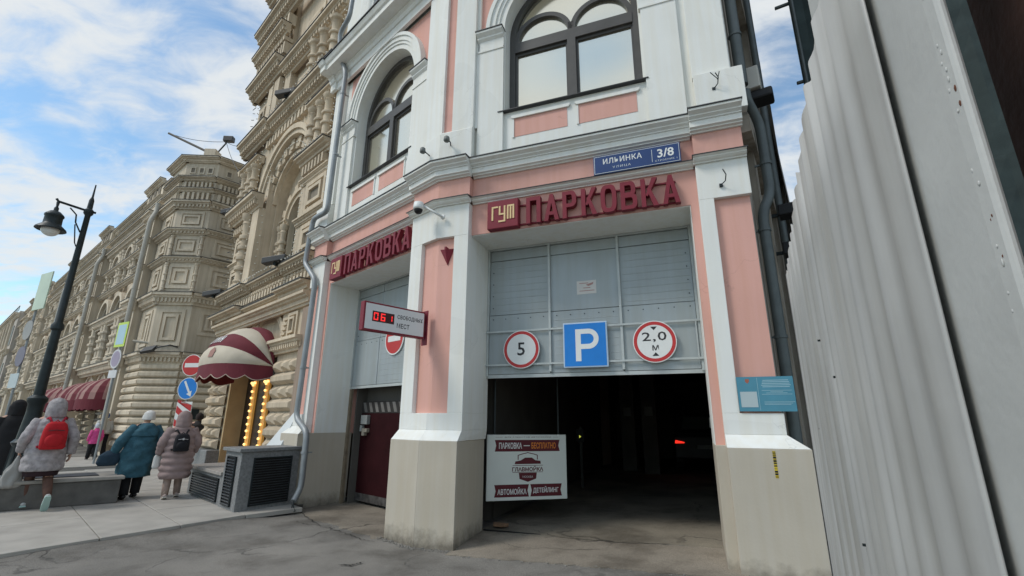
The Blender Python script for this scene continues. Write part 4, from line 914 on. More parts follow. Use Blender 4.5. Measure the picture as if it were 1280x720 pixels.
pts = [(x, h + 0.0015 * math.sin(x * 9 + z * 3), z + (0.0 if z < 2.4 else 0.012 * math.sin(x * 23) + .006 * math.sin(x * 57))) for z in hs for x, h in prof]
N = len(prof); mb.add(pts, [(j * N + i, j * N + i + 1, (j + 1) * N + i + 1, (j + 1) * N + i) for j in range(len(hs) - 1) for i in range(N - 1)])
shf = ob('corrugated_sheet', mb, FSH, t, norm=False, smooth=True)
sol = shf.modifiers.new('thickness', 'SOLIDIFY'); sol.thickness = 0.003
for z in (0.4, 2.1): ob('rail', MB(FF).box(0.35, 2.55, -0.055, -0.012, z, z + .04), FSH, t)
sc_ = MB(FF)
for (a, z) in ((1.92, 1.57), (1.05, 1.74), (1.06, 1.25), (1.33, 1.9)): sc_.lathe([(0.007, 0), (0.007, .004), (0.003, .006)], 0, 0, 6) if False else sc_.box(a - .0035, a + .0035, 0.004, 0.015, z - .0035, z + .0035)
ob('screws', sc_, IRON, t, kind='stuff')
# flat painted steel gate leaf behind the sheet, with weld beads
POST = M('grey_painted_steel', (0.49, 0.495, 0.475), 0.6, 0.08, 5, 0.08, 60, spec=0.4)
t = thing('steel_post', 'wide flat grey painted steel post with weld beads nearest the camera', 'post', tuple(FF(-0.12, -0.05, 0)))
pp = MB(FF); pp.plan([(0.45, -0.012), (-0.166, -0.012), (-0.186, -0.014), (-0.192, -0.018), (-0.190, -0.024), (0.45, -0.042)], 0.0, 3.6)
po = ob('post_body', pp, POST, t, bevel=0.003)
bd = MB(FF); rn = random.Random(11); z = 1.2
while z < 2.6:
    bd.ell((-0.172 + rn.uniform(-.004, .004), -0.0126, z), rn.uniform(.0014, .0026), 0.001, rn.uniform(.002, .0045), 8, 5); z += rn.choice((0.012, 0.018, 0.03, 0.07))
ob('weld_beads', bd, POST, po, smooth=True, kind='stuff')
bd = MB(FF); z = 1.0
while z < 2.5:
    bd.ell((0.012 + rn.uniform(-.003, .003), 0.002, z), 0.0022, 0.0018, rn.uniform(.002, .005), 8, 5); z += rn.choice((0.015, 0.025, 0.05, 0.09))
ob('sheet_edge_beads', bd, FSH, po, smooth=True, kind='stuff')
rs = MB(FF)
for a, z, s in ((-0.181, 1.955, .0035), (-0.182, 1.935, .003), (-.176, 1.80, .0016), (-.180, 1.803, .0015), (-0.178, 1.76, .0016), (-.183, 1.55, .0025)): rs.ell((a, -0.0138, z), s * .7, 0.0014, s * 1.3, 8, 5)
ob('rust_spots', rs, M('rust', (0.12, 0.05, 0.03), 0.9, 0.3, 40), po, kind='stuff')
t = thing('brown_board', 'dark reddish brown board behind the grey steel post', 'board', tuple(FF(-0.4, -0.2, 0)))
ob('board', MB(FF).box(-0.75, 0.105, -0.20, -0.16, 0.0, 3.6), M('rusty_brown_paint', (0.10, 0.052, 0.042), 0.75, 0.4, 9, 0.3, 60), t, bevel=0.004)
t = thing('teal_strip', 'narrow faded teal strip between the grey post and brown board', 'strip', tuple(FF(-0.2, -0.2, 0)))
ob('strip', MB(FF).box(0.11, 0.22, -0.24, -0.21, 1.60, 3.6), M('faded_teal', (0.16, 0.25, 0.27), 0.7, 0.2, 8), t)

t = thing('jamb_notice', 'small white notice on the wall just inside the right gate jamb', 'notice', tuple(FA(3.86, 2.6, 1.5)))
ob('sheet', MB(FA).box(3.80, 3.98, 2.60, 2.61, 1.50, 1.66), M('paper', (0.5, 0.5, 0.48)), t)
# ================================================================ CREAM ORNATE HOUSE NEXT DOOR
def dentils(m, t0, t1, step, w_, b0, b1, z0, z1):
    n = max(1, int((t1 - t0) / step)); st = (t1 - t0) / n
    for i in range(n): c = t0 + (i + .5) * st; m.box(c - w_ / 2, c + w_ / 2, b0, b1, z0, z1)
def panel(fr, parent, t0, t1, z0, z1, d, mat, name='wall_panel', deep=0.07):
    f = MB(fr); w1 = min(t1 - t0, z1 - z0) * 0.13; g = min(t1 - t0, z1 - z0) * 0.17
    def fr_(a, b, c, e, w, p):
        f.box(a, b, d - p, d + .01, c, c + w); f.box(a, b, d - p, d + .01, e - w, e); f.box(a, a + w, d - p, d + .01, c + w, e - w); f.box(b - w, b, d - p, d + .01, c + w, e - w)
    fr_(t0, t1, z0, z1, w1, 0.045); fr_(t0 + w1 + g * .5, t1 - w1 - g * .5, z0 + w1 + g * .5, z1 - w1 - g * .5, w1 * .8, 0.075)
    o = ob(name, f, mat, parent)
    k = w1 * 1.8 + g * .5
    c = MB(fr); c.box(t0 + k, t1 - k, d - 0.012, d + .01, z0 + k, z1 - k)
    ob('panel_core', c, GUMD if deep else mat, o)  # deep only picks the shade-toned stone, the core stays shallow
    return o
def colonnette(m, t, b, z0, z1, r, n=10, rings=3):
    h = z1 - z0; pr = [(r * 1.5, z0), (r * 1.5, z0 + .06 * h), (r * 1.1, z0 + .08 * h), (r * 1.35, z0 + .11 * h), (r, z0 + .14 * h)]
    for k in range(rings):
        zz = z0 + h * (0.14 + .68 * (k + 1) / (rings + 1)); pr += [(r, zz - .035 * h), (r * 1.4, zz - .025 * h), (r * 1.5, zz), (r * 1.4, zz + .025 * h), (r, zz + .035 * h)]
    pr += [(r, z0 + .84 * h), (r * 1.25, z0 + .87 * h), (r, z0 + .90 * h), (r * 1.5, z0 + .94 * h), (r * 1.6, z1)]
    m.lathe(pr, t, b, n)
def ledge_band(fr, parent, t0, t1, d, z0, z1, p, mat, dent=True, cap=True, name='cornice', mit1=None, step=0.17):
    h = z1 - z0; m = MB(fr)
    m.extr([(d + .02, z0), (d - p * .25, z0), (d - p * .3, z0 + .18 * h), (d - p * .45, z0 + .2 * h), (d - p * .45, z0 + .52 * h), (d - p * .7, z0 + .6 * h), (d - p * .75, z0 + .72 * h), (d - p, z0 + .78 * h), (d - p, z1), (d + .02, z1)], t0, t1)
    o = ob(name, m, mat, parent)
    if dent:
        q = MB(fr); dentils(q, t0 + .02, t1 - .02, step, step * .5, d - p * .68, d - p * .4, z0 + .24 * h, z0 + .56 * h); ob('dentil_band', q, mat, o, kind='stuff')
    if cap: ob('metal_flashing', MB(fr).box(t0 - .015, t1 + .015, d - p - .02, d + .01, z1 + .001, z1 + .022), LEDGE, o)
    return o
def voussoirs(fr, parent, tc, zc, r0, r1, d0, d1, mat, n=13, a0=0, a1=180):
    for i in range(n):
        A = a0 + (a1 - a0) * (i + .08) / n; B_ = a0 + (a1 - a0) * (i + .92) / n; m = MB(fr)
        P = [(tc + r * math.cos(R(x)), zc + r * math.sin(R(x))) for r, x in ((r0, A), (r1, A), (r1, (A + B_) / 2), (r1, B_), (r0, B_))]
        m.prism(P, d0 - (0.05 if i % 2 else 0), d1); ob('arch_stone', m, mat, parent)

gum = thing('cream_ornate_house', 'tall cream stone house with carved cornices and striped awning beside the pink building', 'building', tuple(FB(8, .3, 0)))
NB = FB
TL, TR = 11.55, 4.80                                  # left corner and right edge (t runs to the left)
zt = 19.0
# main masses
b = MB(NB)
b.box(4.5, 6.55, 0.42, 1.2, 0, zt)                     # right block
b.box(9.72, TL, 0.42, 14, 0, 3.2); b.box(9.15, TL, 0.42, 14, 3.2, zt)                       # left block
b.box(6.55, 9.15, 0.60, 1.25, 3.2, 4.9)               # over the door
b.box(6.55, 9.15, 0.9, 1.3, 4.9, 5.5)
b.box(6.55, 9.15, 0.55, 1.3, 9.5, zt)
b.box(4.5, 9.2, 1.3, 14, 4.9, zt)
body = ob('wall', b, GUMN, gum)
w2 = MB(NB); arch_wall(w2, 6.55, 9.15, 4.9, 9.6, 6.62, 9.08, 5.5, 8.0, 0.70, 1.25)
ob('arched_wall', w2, GUMN, body, norm=False)
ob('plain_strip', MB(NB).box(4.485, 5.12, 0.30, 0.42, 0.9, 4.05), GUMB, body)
# big window behind
wf = MB(NB); wf.box(6.62, 9.08, 1.16, 1.22, 5.5, 5.6); 
for t in (6.66, 7.85, 9.04): wf.box(t - .05, t + .05, 1.14, 1.22, 5.6, 9.2)
wf.box(6.62, 9.08, 1.14, 1.22, 7.5, 7.62)
wi = ob('window', wf, M('brown_window_wood', (0.10, 0.05, 0.035), 0.5, 0.2), gum); ob('pane', MB(NB).box(6.6, 9.1, 1.2, 1.21, 5.55, 9.3), M('greenish_glass', (0.22, 0.27, 0.25), 0.08, 0.1, metal=0.6), wi)
# ground floor rustication: alternating bolster blocks and rows of three diamonds
bol = None; dia = None
def rust_pier(t0, t1, zb, ztop, d, proj=0.13, sideface=None):
    z = zb; k = 0; hgt = 0.30
    while z + hgt <= ztop + .02:
        if k % 2 == 0:
            m = MB(NB); m.frus(t0, t1, z + .012, z + hgt - .012, d, d - proj, 0.09, 0.08); ob('rustic_block', m, GUMN, body, bevel=0.01)
            if sideface: m = MB(F(NB(t1, 0, 0), NB.ay, -NB.ax)); m.frus(d - .0, d + sideface, z + .012, z + hgt - .012, 0, -0.10, 0.09, 0.08); ob('rustic_block', m, GUMN, body, bevel=0.01)
        else:
            n = 3; s = (t1 - t0) / n
            for i in range(n):
                m = MB(NB); a = t0 + i * s; m.frus(a + .008, a + s - .008, z + .012, z + hgt - .012, d, d - proj, s * 0.33, 0.10); ob('rustic_block', m, GUMN, body, bevel=0.008)
        z += hgt; k += 1
rust_pier(5.14, 6.52, 0.55, 3.05, 0.40)
rust_pier(9.80, 11.25, 0.75, 3.05, 0.36, 0.14)
ob('plinth', MB(NB).plan([(4.46, -0.02), (6.6, 0.12), (6.6, 1.0), (4.46, 1.0)], 0, 0.52), GRANITE, body, bevel=0.02)
ob('plinth', MB(NB).plan([(9.7, 0.08), (11.45, 0.08), (11.45, 1.2), (9.7, 1.2)], 0, 0.76), GRANITE, body, bevel=0.02)
# grey battered base wedge near the pink building
wd = MB(NB); wd.add([(4.50, -.12, .9), (5.35, -.12, .9), (5.35, .4, .9), (4.50, .4, .9), (4.52, .22, 1.75), (4.75, .25, 1.75), (4.75, .4, 1.75), (4.52, .4, 1.75)], [(0, 1, 2, 3), (4, 7, 6, 5), (0, 4, 5, 1), (1, 5, 6, 2), (2, 6, 7, 3), (3, 7, 4, 0)])
ob('base_wedge', wd, M('pale_wedge_paint', (0.62, 0.65, 0.65), 0.8, 0.05), body); ob('wedge_block', MB(NB).box(4.5, 5.36, -.13, .4, 0.52, 0.9), GRANITE, body)
for t0, t1, d in ((4.98, 6.62, 0.38), (9.66, 11.45, 0.34)):
    ledge_band(NB, body, t0, t1, d, 3.10, 3.42, 0.24, GUMN, name='impost_cornice', step=0.11, cap=False)
# door recess under the awning
dr = MB(NB); dr.box(9.64, 9.73, 0.40, 1.05, 0.1, 3.19)
dj = ob('door_jamb', dr, M('ochre_door_panel', (0.47, 0.345, 0.19), 0.7, 0.1, 3), gum)
ob('door_jamb', MB(NB).box(6.52, 6.60, 0.45, 1.05, 0.1, 3.6), MATS['ochre_door_panel'], gum)
db = ob('door', MB(NB).box(6.6, 9.64, 0.84, 0.9, 0.1, 3.19), M('dark_door', (0.02, 0.013, 0.01), 0.4, 0.2), gum)
BULB = M('lit_bulb', (0.9, 0.6, 0.25), 0.4, 0, emit=(1, 0.62, 0.22), es=1.9); STRIPL = M('lamp_strip_glow', (0.7, 0.38, 0.10), 0.5, 0.2, emit=(1, 0.48, 0.10), es=0.18)
for t in (8.90, 7.95):
    st = ob('lamp_strip', MB(NB).box(t - .13, t + .13, 0.78, 0.835, 0.3, 2.62), STRIPL, db)
    for k in range(13):
        ob('bulb', MB(NB).ell((t, 0.74, 0.40 + k * 0.175), 0.034, 0.034, 0.034, 8, 5), BULB, st)
    ob('bulb', MB(NB).ell((t - .1, 0.74, 2.56), .04, .04, .04, 8, 5), BULB, st); ob('bulb', MB(NB).ell((t + .1, 0.74, 2.56), .04, .04, .04, 8, 5), BULB, st)
# arch moulding over the door with little corbels, square rosette panel
am = MB(NB); am.ring(7.82, 3.05, 1.22, 1.36, 0.50, 0.62, n=24); am.ring(7.82, 3.05, 1.36, 1.46, 0.46, 0.62, n=24)
ob('arch_moulding', am, GUMN, body)
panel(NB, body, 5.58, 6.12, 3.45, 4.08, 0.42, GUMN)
kb = MB(NB)
for k in range(5): kb.box(6.25 - k * .035, 6.48 - k * .02, 0.42 - 0.05, 0.43, 3.45 + k * .12, 3.51 + k * .12)
ob('corbels', kb, GUMN, body, kind='stuff')
# first cornice: three steps and a carved band
ledge_band(NB, body, 4.86, 11.6, 0.40, 4.12, 4.42, 0.26, GUMN, dent=False, cap=False)
ledge_band(NB, body, 4.90, 6.55, 0.36, 4.44, 4.68, 0.30, GUMN, dent=False); ledge_band(NB, body, 6.57, 9.1, 0.42, 4.42, 4.62, 0.26, GUMN, dent=False); ledge_band(NB, body, 9.12, 11.6, 0.34, 4.46, 4.70, 0.34, GUMN, dent=False)
cb_ = MB(NB); dentils(cb_, 5.0, 11.5, 0.20, 0.11, 0.30, 0.43, 4.80, 4.98); rn = random.Random(2)
for i in range(34): cb_.ell((5.0 + i * .195, 0.36, 5.06), .07, .05, .06, 6, 4)
ob('carved_band', cb_, GUMN, body, kind='stuff')
ledge_band(NB, body, 4.84, 6.62, 0.38, 5.12, 5.36, 0.28, GUMN); ledge_band(NB, body, 6.62, 9.1, 0.48, 5.14, 5.36, 0.30, GUMN); ledge_band(NB, body, 9.1, 11.62, 0.34, 5.12, 5.36, 0.30, GUMN)
# second storey, right block
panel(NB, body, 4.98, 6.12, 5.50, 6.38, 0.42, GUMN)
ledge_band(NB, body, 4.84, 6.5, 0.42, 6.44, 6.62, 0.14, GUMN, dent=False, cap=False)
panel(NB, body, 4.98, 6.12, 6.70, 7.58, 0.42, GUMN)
ledge_band(NB, body, 4.84, 6.5, 0.42, 7.62, 7.78, 0.12, GUMN, dent=False, cap=False)
bl = MB(NB); dentils(bl, 5.0, 6.3, 0.17, 0.09, 0.26, 0.43, 7.82, 8.08); ob('baluster_band', bl, GUMN, body, kind='stuff')
ledge_band(NB, body, 4.80, 6.5, 0.40, 8.10, 8.36, 0.30, GUMN, dent=False)
ledge_band(NB, body, 4.55, 4.85, 0.42, 8.30, 8.5, 0.2, GUMN, dent=False, cap=False)
# second storey, left block: flat pilasters, ringed columns, small panels
for t0, t1, dd in ((9.16, 9.72, 0.24), (9.78, 9.92, 0.30)): ob('pilaster', MB(NB).box(t0, t1, dd, 0.43, 5.38, 7.86), GUMN, body)
for t in (10.15,):
    m = MB(NB); colonnette(m, t, 0.30, 5.38, 7.9, 0.14, 12, 4); ob('ringed_column', m, GUMN, body, auto=40)
for z0, z1 in ((5.45, 6.30), (6.55, 7.40)): panel(NB, body, 10.5, 11.4, z0, z1, 0.40, GUMN)
ledge_band(NB, body, 10.4, 11.6, 0.42, 6.34, 6.50, 0.14, GUMN, dent=False, cap=False)
m = MB(NB); dentils(m, 10.3, 11.5, 0.16, 0.08, 0.26, 0.42, 7.50, 7.72); ob('baluster_band', m, GUMN, body, kind='stuff')
ledge_band(NB, body, 9.12, 11.66, 0.30, 7.84, 8.30, 0.34, GUMN)
# inner arched tympanum inside the big niche
ia = MB(NB); arch_wall(ia, 6.60, 9.10, 5.5, 9.2, 7.15, 8.55, 5.52, 7.35, 0.98, 1.14, 16); 
ob('inner_wall', ia, GUMN, body, norm=False)
m = MB(NB); m.ring(7.85, 7.35, .70, .84, .90, 1.0, n=18); m.ring(7.85, 7.35, .84, .94, .84, 1.0, n=18); ob('arch_moulding', m, GUMN, body)
for t in (6.78, 7.02, 8.68, 8.92):
    m = MB(NB); colonnette(m, t, 0.88, 5.5, 7.3, .085, 10, 4); ob('ringed_column', m, GUMN, body, auto=40)
ledge_band(NB, body, 6.6, 7.14, .98, 7.3, 7.5, .16, GUMN, False, False); ledge_band(NB, body, 8.56, 9.1, .98, 7.3, 7.5, .16, GUMN, False, False)
voussoirs(NB, body, 7.85, 7.35, .96, 1.15, .90, 1.0, GUMN, 13)
# the deep arch with toothed voussoirs
a_ = MB(NB)
a_.ring(7.85, 8.05, 1.24, 1.34, 0.58, 0.75, n=28); a_.ring(7.85, 8.05, 1.72, 1.86, 0.36, 0.62, n=28); a_.ring(7.85, 8.05, 1.86, 2.02, 0.30, 0.62, n=28)
ob('arch_moulding', a_, GUMN, body)
voussoirs(NB, body, 7.85, 8.05, 1.36, 1.70, 0.52, 0.75, GUMN, 19)
sp = MB(NB)
for i in range(24):
    t0 = math.pi * i / 24; t1 = math.pi * (i + 1) / 24
    P = [(7.85 + 1.95 * math.cos(t0), 8.05 + 1.95 * math.sin(t0)), (7.85 + 1.95 * math.cos(t1), 8.05 + 1.95 * math.sin(t1)), (7.85 + 2.1 * math.cos(t1), 10.2), (7.85 + 2.1 * math.cos(t0), 10.2)]
    sp.prism(P, 0.44, 0.7)
ob('spandrel_wall', sp, GUMN, body)
# third register: colonnettes either side, kokoshnik shapes
for t in (5.1, 5.55, 6.0, 10.3, 10.75, 11.3):
    m = MB(NB); colonnette(m, t, 0.30, 8.40, 9.75, 0.12, 10, 2); ob('colonnette', m, GUMN, body, auto=40)
for t0, t1 in ((4.85, 6.3), (9.95, 11.6)):
    ledge_band(NB, body, t0, t1, 0.38, 9.75, 10.0, 0.24, GUMN)
    c = (t0 + t1) / 2; m = MB(NB); m.ring(c, 8.9, 0.36, 0.50, 0.30, 0.43, n=16); ob('small_arch', m, GUMN, body)
m = MB(NB); dentils(m, 6.4, 9.8, 0.24, 0.14, 0.30, 0.5, 10.15, 10.42); ob('carved_band', m, GUMN, body, kind='stuff')
ledge_band(NB, body, 4.80, 9.2, 0.40, 10.46, 10.86, 0.36, GUMN); ledge_band(NB, body, 9.2, 11.7, 0.30, 10.46, 10.92, 0.36, GUMN)
# fourth register
for t in (5.2, 5.9, 6.5):
    m = MB(NB); colonnette(m, t, 0.26, 10.95, 12.3, 0.13, 10, 2); ob('colonnette', m, GUMN, body, auto=40)
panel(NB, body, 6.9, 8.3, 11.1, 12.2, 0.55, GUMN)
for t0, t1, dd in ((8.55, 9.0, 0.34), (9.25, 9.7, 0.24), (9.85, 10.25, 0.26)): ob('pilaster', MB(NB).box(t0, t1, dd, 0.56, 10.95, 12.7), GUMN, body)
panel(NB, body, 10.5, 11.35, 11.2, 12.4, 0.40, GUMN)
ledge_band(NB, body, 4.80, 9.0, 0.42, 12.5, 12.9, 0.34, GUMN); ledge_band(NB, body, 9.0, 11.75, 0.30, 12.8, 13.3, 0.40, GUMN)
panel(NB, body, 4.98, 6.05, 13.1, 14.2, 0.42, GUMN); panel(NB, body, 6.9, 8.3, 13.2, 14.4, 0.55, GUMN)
m = MB(NB); dentils(m, 9.05, 11.7, 0.22, 0.12, 0.16, 0.42, 13.55, 14.0); dentils(m, 9.05, 11.7, 0.22, 0.13, 0.12, 0.42, 14.05, 14.2); ob('corbel_table', m, GUMN, body, kind='stuff')
ledge_band(NB, body, 9.0, 11.8, 0.24, 14.3, 14.7, 0.32, GUMN); m = MB(NB); dentils(m, 9.0, 11.75, 0.30, 0.16, 0.16, 0.42, 14.75, 15.2); ob('baluster_band', m, GUMN, body, kind='stuff')
ledge_band(NB, body, 4.8, 11.85, 0.28, 15.3, 15.8, 0.40, GUMN)
for t in (9.4, 10.0, 10.9): ob('pilaster', MB(NB).box(t - .18, t + .18, 0.22, 0.43, 15.82, 17.4), GUMN, body)
ledge_band(NB, body, 4.8, 11.9, 0.30, 17.4, 18.0, 0.42, GUMN)
# side of the corner facing the lane repeats the main ledges
FS = F(NB(TL, 0.42, 0), NB.ay, -NB.ax)                # a into the lane, b back into the house
for z0, z1, p in ((4.46, 4.70, .2), (5.12, 5.36, .2), (7.84, 8.30, .22), (9.75, 10.0, .2), (10.46, 10.92, .26), (12.8, 13.3, .26), (14.3, 14.7, .24), (15.3, 15.8, .26)):
    ledge_band(FS, body, -0.3, 6, 0.0, z0, z1, p, GUMN)
# garland of small bulbs along the edges
gb = MB(NB); rn = random.Random(4)
def dots(t0, z0, t1, z1, d, n):
    for i in range(n):
        f = (i + .5) / n; gb.ell((t0 + (t1 - t0) * f + rn.uniform(-.02, .02), d + rn.uniform(-.02, .02), z0 + (z1 - z0) * f), .022, .022, .022, 5, 3)
for t, d in ((4.92, .36), (6.30, .34), (6.5, .40), (9.12, .36), (9.75, .22), (10.42, .24), (11.58, .36)): dots(t, 5.5, t, 13, d, 34)
for t, d in ((4.9, .3), (11.57, .40)): dots(t, 8, t, 18, d, 60)
dots(5, 5.42, 11.6, 5.42, .08, 40); dots(5, 8.42, 6.5, 8.42, .08, 12); dots(9.1, 8.36, 11.6, 8.36, -.02, 18); dots(5, 10.95, 11.6, 11.0, 0.02, 36)
for i in range(60):
    t = math.pi * rn.random(); gb.ell((7.85 + 1.5 * math.cos(t), .45, 8.05 + 1.5 * math.sin(t)), .022, .022, .022, 5, 3)
ob('garland_bulbs', gb, M('garland_white', (0.72, 0.70, 0.62), 0.4), body, kind='stuff')
sp_ = MB(NB)
for i in range(46): z = 5.4 + i * .27; sp_.tube([(11.62, .30, z), (11.62 + rn.uniform(.10, .2), .26, z + rn.uniform(-.05, .08))], .012, 4)
ob('bird_spikes', sp_, LEDGE, body, kind='stuff')
# flood lamps on the ledges
def flood(fr, t, d, z, label, k=1.0):
    th = thing('ledge_floodlight', label, 'floodlight', tuple(fr(t, d, z)), 'dark floodlights on the cream house ledges')
    f2 = F(fr(t, d, z), (fr.ax * .8 - fr.ay * .6), (fr.ay * .8 + fr.ax * .6)); m = MB(f2)
    m.loft([[(-.30 * k, y * .10, .0 + zz * .07 + .10) for y, zz in ((-1, -1), (1, -1), (1, 1), (-1, 1))], [(.30 * k, y * .12, -.10 + zz * .08 + .10) for y, zz in ((-1, -1), (1, -1), (1, 1), (-1, 1))]])
    ob('lamp_body', m, M('flood_grey', (0.07, 0.07, 0.07), 0.5, 0.15), th, bevel=0.015); ob('bracket', MB(f2).box(-.03, .03, -.03, .10, -.10, .08), IRON, th)
flood(NB, 6.5, 0.02, 5.42, 'dark floodlight on the window ledge beside the long drainpipe'); flood(NB, 11.4, -0.02, 5.42, 'dark floodlight at the left corner above the awning')
flood(NB, 7.6, 0.0, 10.95, 'dark floodlight on the high ledge above the carved arch'); flood(NB, 11.7, 0.1, 8.42, 'slim floodlight sticking out at the corner against the sky', 0.9)

# ---- striped hood awning
AF = F(NB(7.92, 0.36, 2.82), NB.ax, NB.ay)
aw = thing('striped_awning', 'big round maroon and cream striped hood awning above the lit shop door', 'awning', tuple(NB(7.85, 0.3, 2.5)))
AWM = M('maroon_awning_cloth', (0.145, 0.026, 0.036), 0.85, 0.1, 4, 0.25, 14); AWC = M('cream_awning_cloth', (0.54, 0.48, 0.385), 0.88, 0.07, 4, 0.25, 14)
AWX, AWH, AWD = 1.36, 1.06, 1.16
def hoop(th, u, puff=1.0):                           # th: 0 = front edge, 90 = against the wall
    p = math.pi * u; r = AWH + (AWD - AWH) * math.cos(R(th)); y = math.sin(p)
    e = 0.72; y = y ** e; x = -math.copysign(abs(math.cos(p)) ** 0.8, math.cos(p))
    return (x * AWX * puff, -y * r * math.cos(R(th)) * puff, y * r * math.sin(R(th)) * puff)
bands = ((2, 26, AWC), (26, 48, AWM), (48, 70, AWC), (70, 90, AWM))
for k, (h0, h1, mt) in enumerate(bands):
    m = MB(AF); n, q = 30, 6; pts = []
    for j in range(q + 1):
        th = h0 + (h1 - h0) * j / q; pf = 1.0 + 0.025 * math.sin(math.pi * j / q)
        pts += [hoop(th, i / n, pf + 0.004 * math.sin(i * 1.7 + j)) for i in range(n + 1)]
    m.add(pts, [(j * (n + 1) + i, j * (n + 1) + i + 1, (j + 1) * (n + 1) + i + 1, (j + 1) * (n + 1) + i) for j in range(q) for i in range(n)])
    bo_ = ob('cream_band' if mt is AWC else 'maroon_band', m, mt, aw, norm=False, smooth=True)
    if k == 1:                                       # white lettering on the front maroon band
        tx = MB(AF); 
        def on(u, th): return hoop(th, u, 1.035)
        for i, gl in enumerate(('н', 'н', 'о', 'й')):
            u0 = 0.415 + i * 0.048; u1 = u0 + 0.034
            def quad(a, b_, c, d): tx.add([on(a, c), on(b_, c), on(b_, d), on(a, d)], [(0, 1, 2, 3)])
            w_ = .010
            quad(u0, u0 + w_, 30, 41); quad(u1 - w_, u1, 30, 41)
            if gl == 'н': quad(u0 + w_, u1 - w_, 34.5, 37)
            if gl == 'о': quad(u0 + w_, u1 - w_, 30, 32); quad(u0 + w_, u1 - w_, 39, 41)
            if gl == 'й': tx.add([on(u0 + w_, 30), on(u0 + 2 * w_, 30), on(u1 - w_, 41), on(u1 - 2 * w_, 41)], [(0, 1, 2, 3)]); quad(u0 + w_ * .8, u1 - w_ * .8, 42.5, 44.5)
        ob('lettering', tx, SIGNW, bo_, norm=False, kind='stuff')
    if k == 0:
        cr_ = MB(AF); P = []
        for (u, th) in ((.40, 10), (.45, 10), (.455, 18), (.425, 23), (.395, 18)): P.append(hoop(th, u, 1.035))
        cr_.add(P, [(0, 1, 2, 3, 4)]); ob('crest', cr_, M('faded_rose_print', (0.36, 0.20, 0.17), 0.9), bo_, norm=False)
vl = MB(AF); n = 48; pts = []
for i in range(n + 1):
    x, y, z = hoop(2, i / n, 1.0); s = abs(math.sin(i / n * math.pi * 8)); pts += [(x, y, z), (x * 1.01, y * 1.01, z - 0.26 - 0.10 * s)]
vl.add(pts, [(2 * i, 2 * i + 2, 2 * i + 3, 2 * i + 1) for i in range(n)])
vo_ = ob('scalloped_valance', vl, AWM, aw, norm=False); sd2 = vo_.modifiers.new('thickness', 'SOLIDIFY'); sd2.thickness = 0.008
pi_ = MB(AF); pi_.tube([(x * 1.012, y * 1.012, z) for x, y, z in pts[1::2]], 0.010, 5); ob('piping', pi_, M('cream_piping', (0.5, 0.40, 0.33), 0.8), vo_)

# ---- granite vent box in front
vb = thing('granite_vent_box', 'stepped grey granite ventilation box with dark louvres beside the drainpipe', 'vent box', tuple(NB(4.6, -0.5, 0.05)))
m = MB(NB); m.plan([(3.60, -1.03), (4.42, -1.03), (4.42, 0.30), (3.80, 0.05)], 0.0, 1.04)
vt = ob('tall_block', m, GRANITE, vb, bevel=0.008)
ob('cap', MB(NB).plan([(3.55, -1.08), (4.47, -1.08), (4.47, 0.30), (3.77, 0.09)], 1.042, 1.10), GRANITE, vb, bevel=0.008)
m = MB(NB); m.plan([(4.425, -1.01), (6.66, -0.98), (6.66, 0.1), (4.425, 0.1)], 0.0, 0.60); vl_ = ob('low_block', m, GRANITE, vb, bevel=0.008)
ob('seat_cap', MB(NB).plan([(4.47, -1.05), (6.70, -1.03), (6.70, 0.1), (4.47, 0.1)], 0.602, 0.66), M('light_granite', (0.32, 0.30, 0.275), 0.7, 0.15, 20), vb, bevel=0.008)
def louvre(fr, parent, a0, a1, z0, z1, n, back, mat):
    o = ob('louvre', MB(fr).box(a0, a1, -0.012, 0.004, z0, z1), BLACK, parent)
    m0 = MB(fr); m0.box(a0, a0 + .02, -.03, -.012, z0, z1); m0.box(a1 - .02, a1, -.03, -.012, z0, z1); m0.box(a0, a1, -.03, -.012, z1 - .02, z1); m0.box(a0, a1, -.03, -.012, z0, z0 + .02); ob('louvre_frame', m0, IRON, parent)
    st = (z1 - z0 - .04) / n
    for k in range(n):
        z = z0 + .02 + k * st; m = MB(fr); m.prism([(a0 + .02, 0)] * 0 + [(a0 + .022, z), (a1 - .022, z), (a1 - .022, z + st * .35), (a0 + .022, z + st * .35)], -0.034, -0.010); sl = ob('slat', m, mat, o)
    return o
SLM = M('dark_slat_paint', (0.05, 0.058, 0.062), 0.4, 0.2, 10, metal=0.4)
louvre(F(NB(0, -1.03, 0), NB.ax, NB.ay), vt, 3.80, 4.24, 0.16, 0.96, 16, 0, M('glossy_slat_paint', (0.10, 0.115, 0.13), 0.25, 0.3, 10, metal=0.5))  # front slats lighter and glossier than the side ones
louvre(F(NB(0, -1.005, 0), NB.ax, NB.ay), vl_, 4.62, 6.30, 0.14, 0.54, 8, 0, M('glossy_slat_paint', (0.1, 0.115, 0.13)))
sa = (NB(3.80, 0.05, 0) - NB(3.60, -1.03, 0)); L = sa.length; sa.normalize()
louvre(F(NB(3.60, -1.03, 0), sa, V((-sa.y, sa.x, 0))), vt, 0.22, L - 0.16, 0.16, 0.94, 18, 0, SLM)
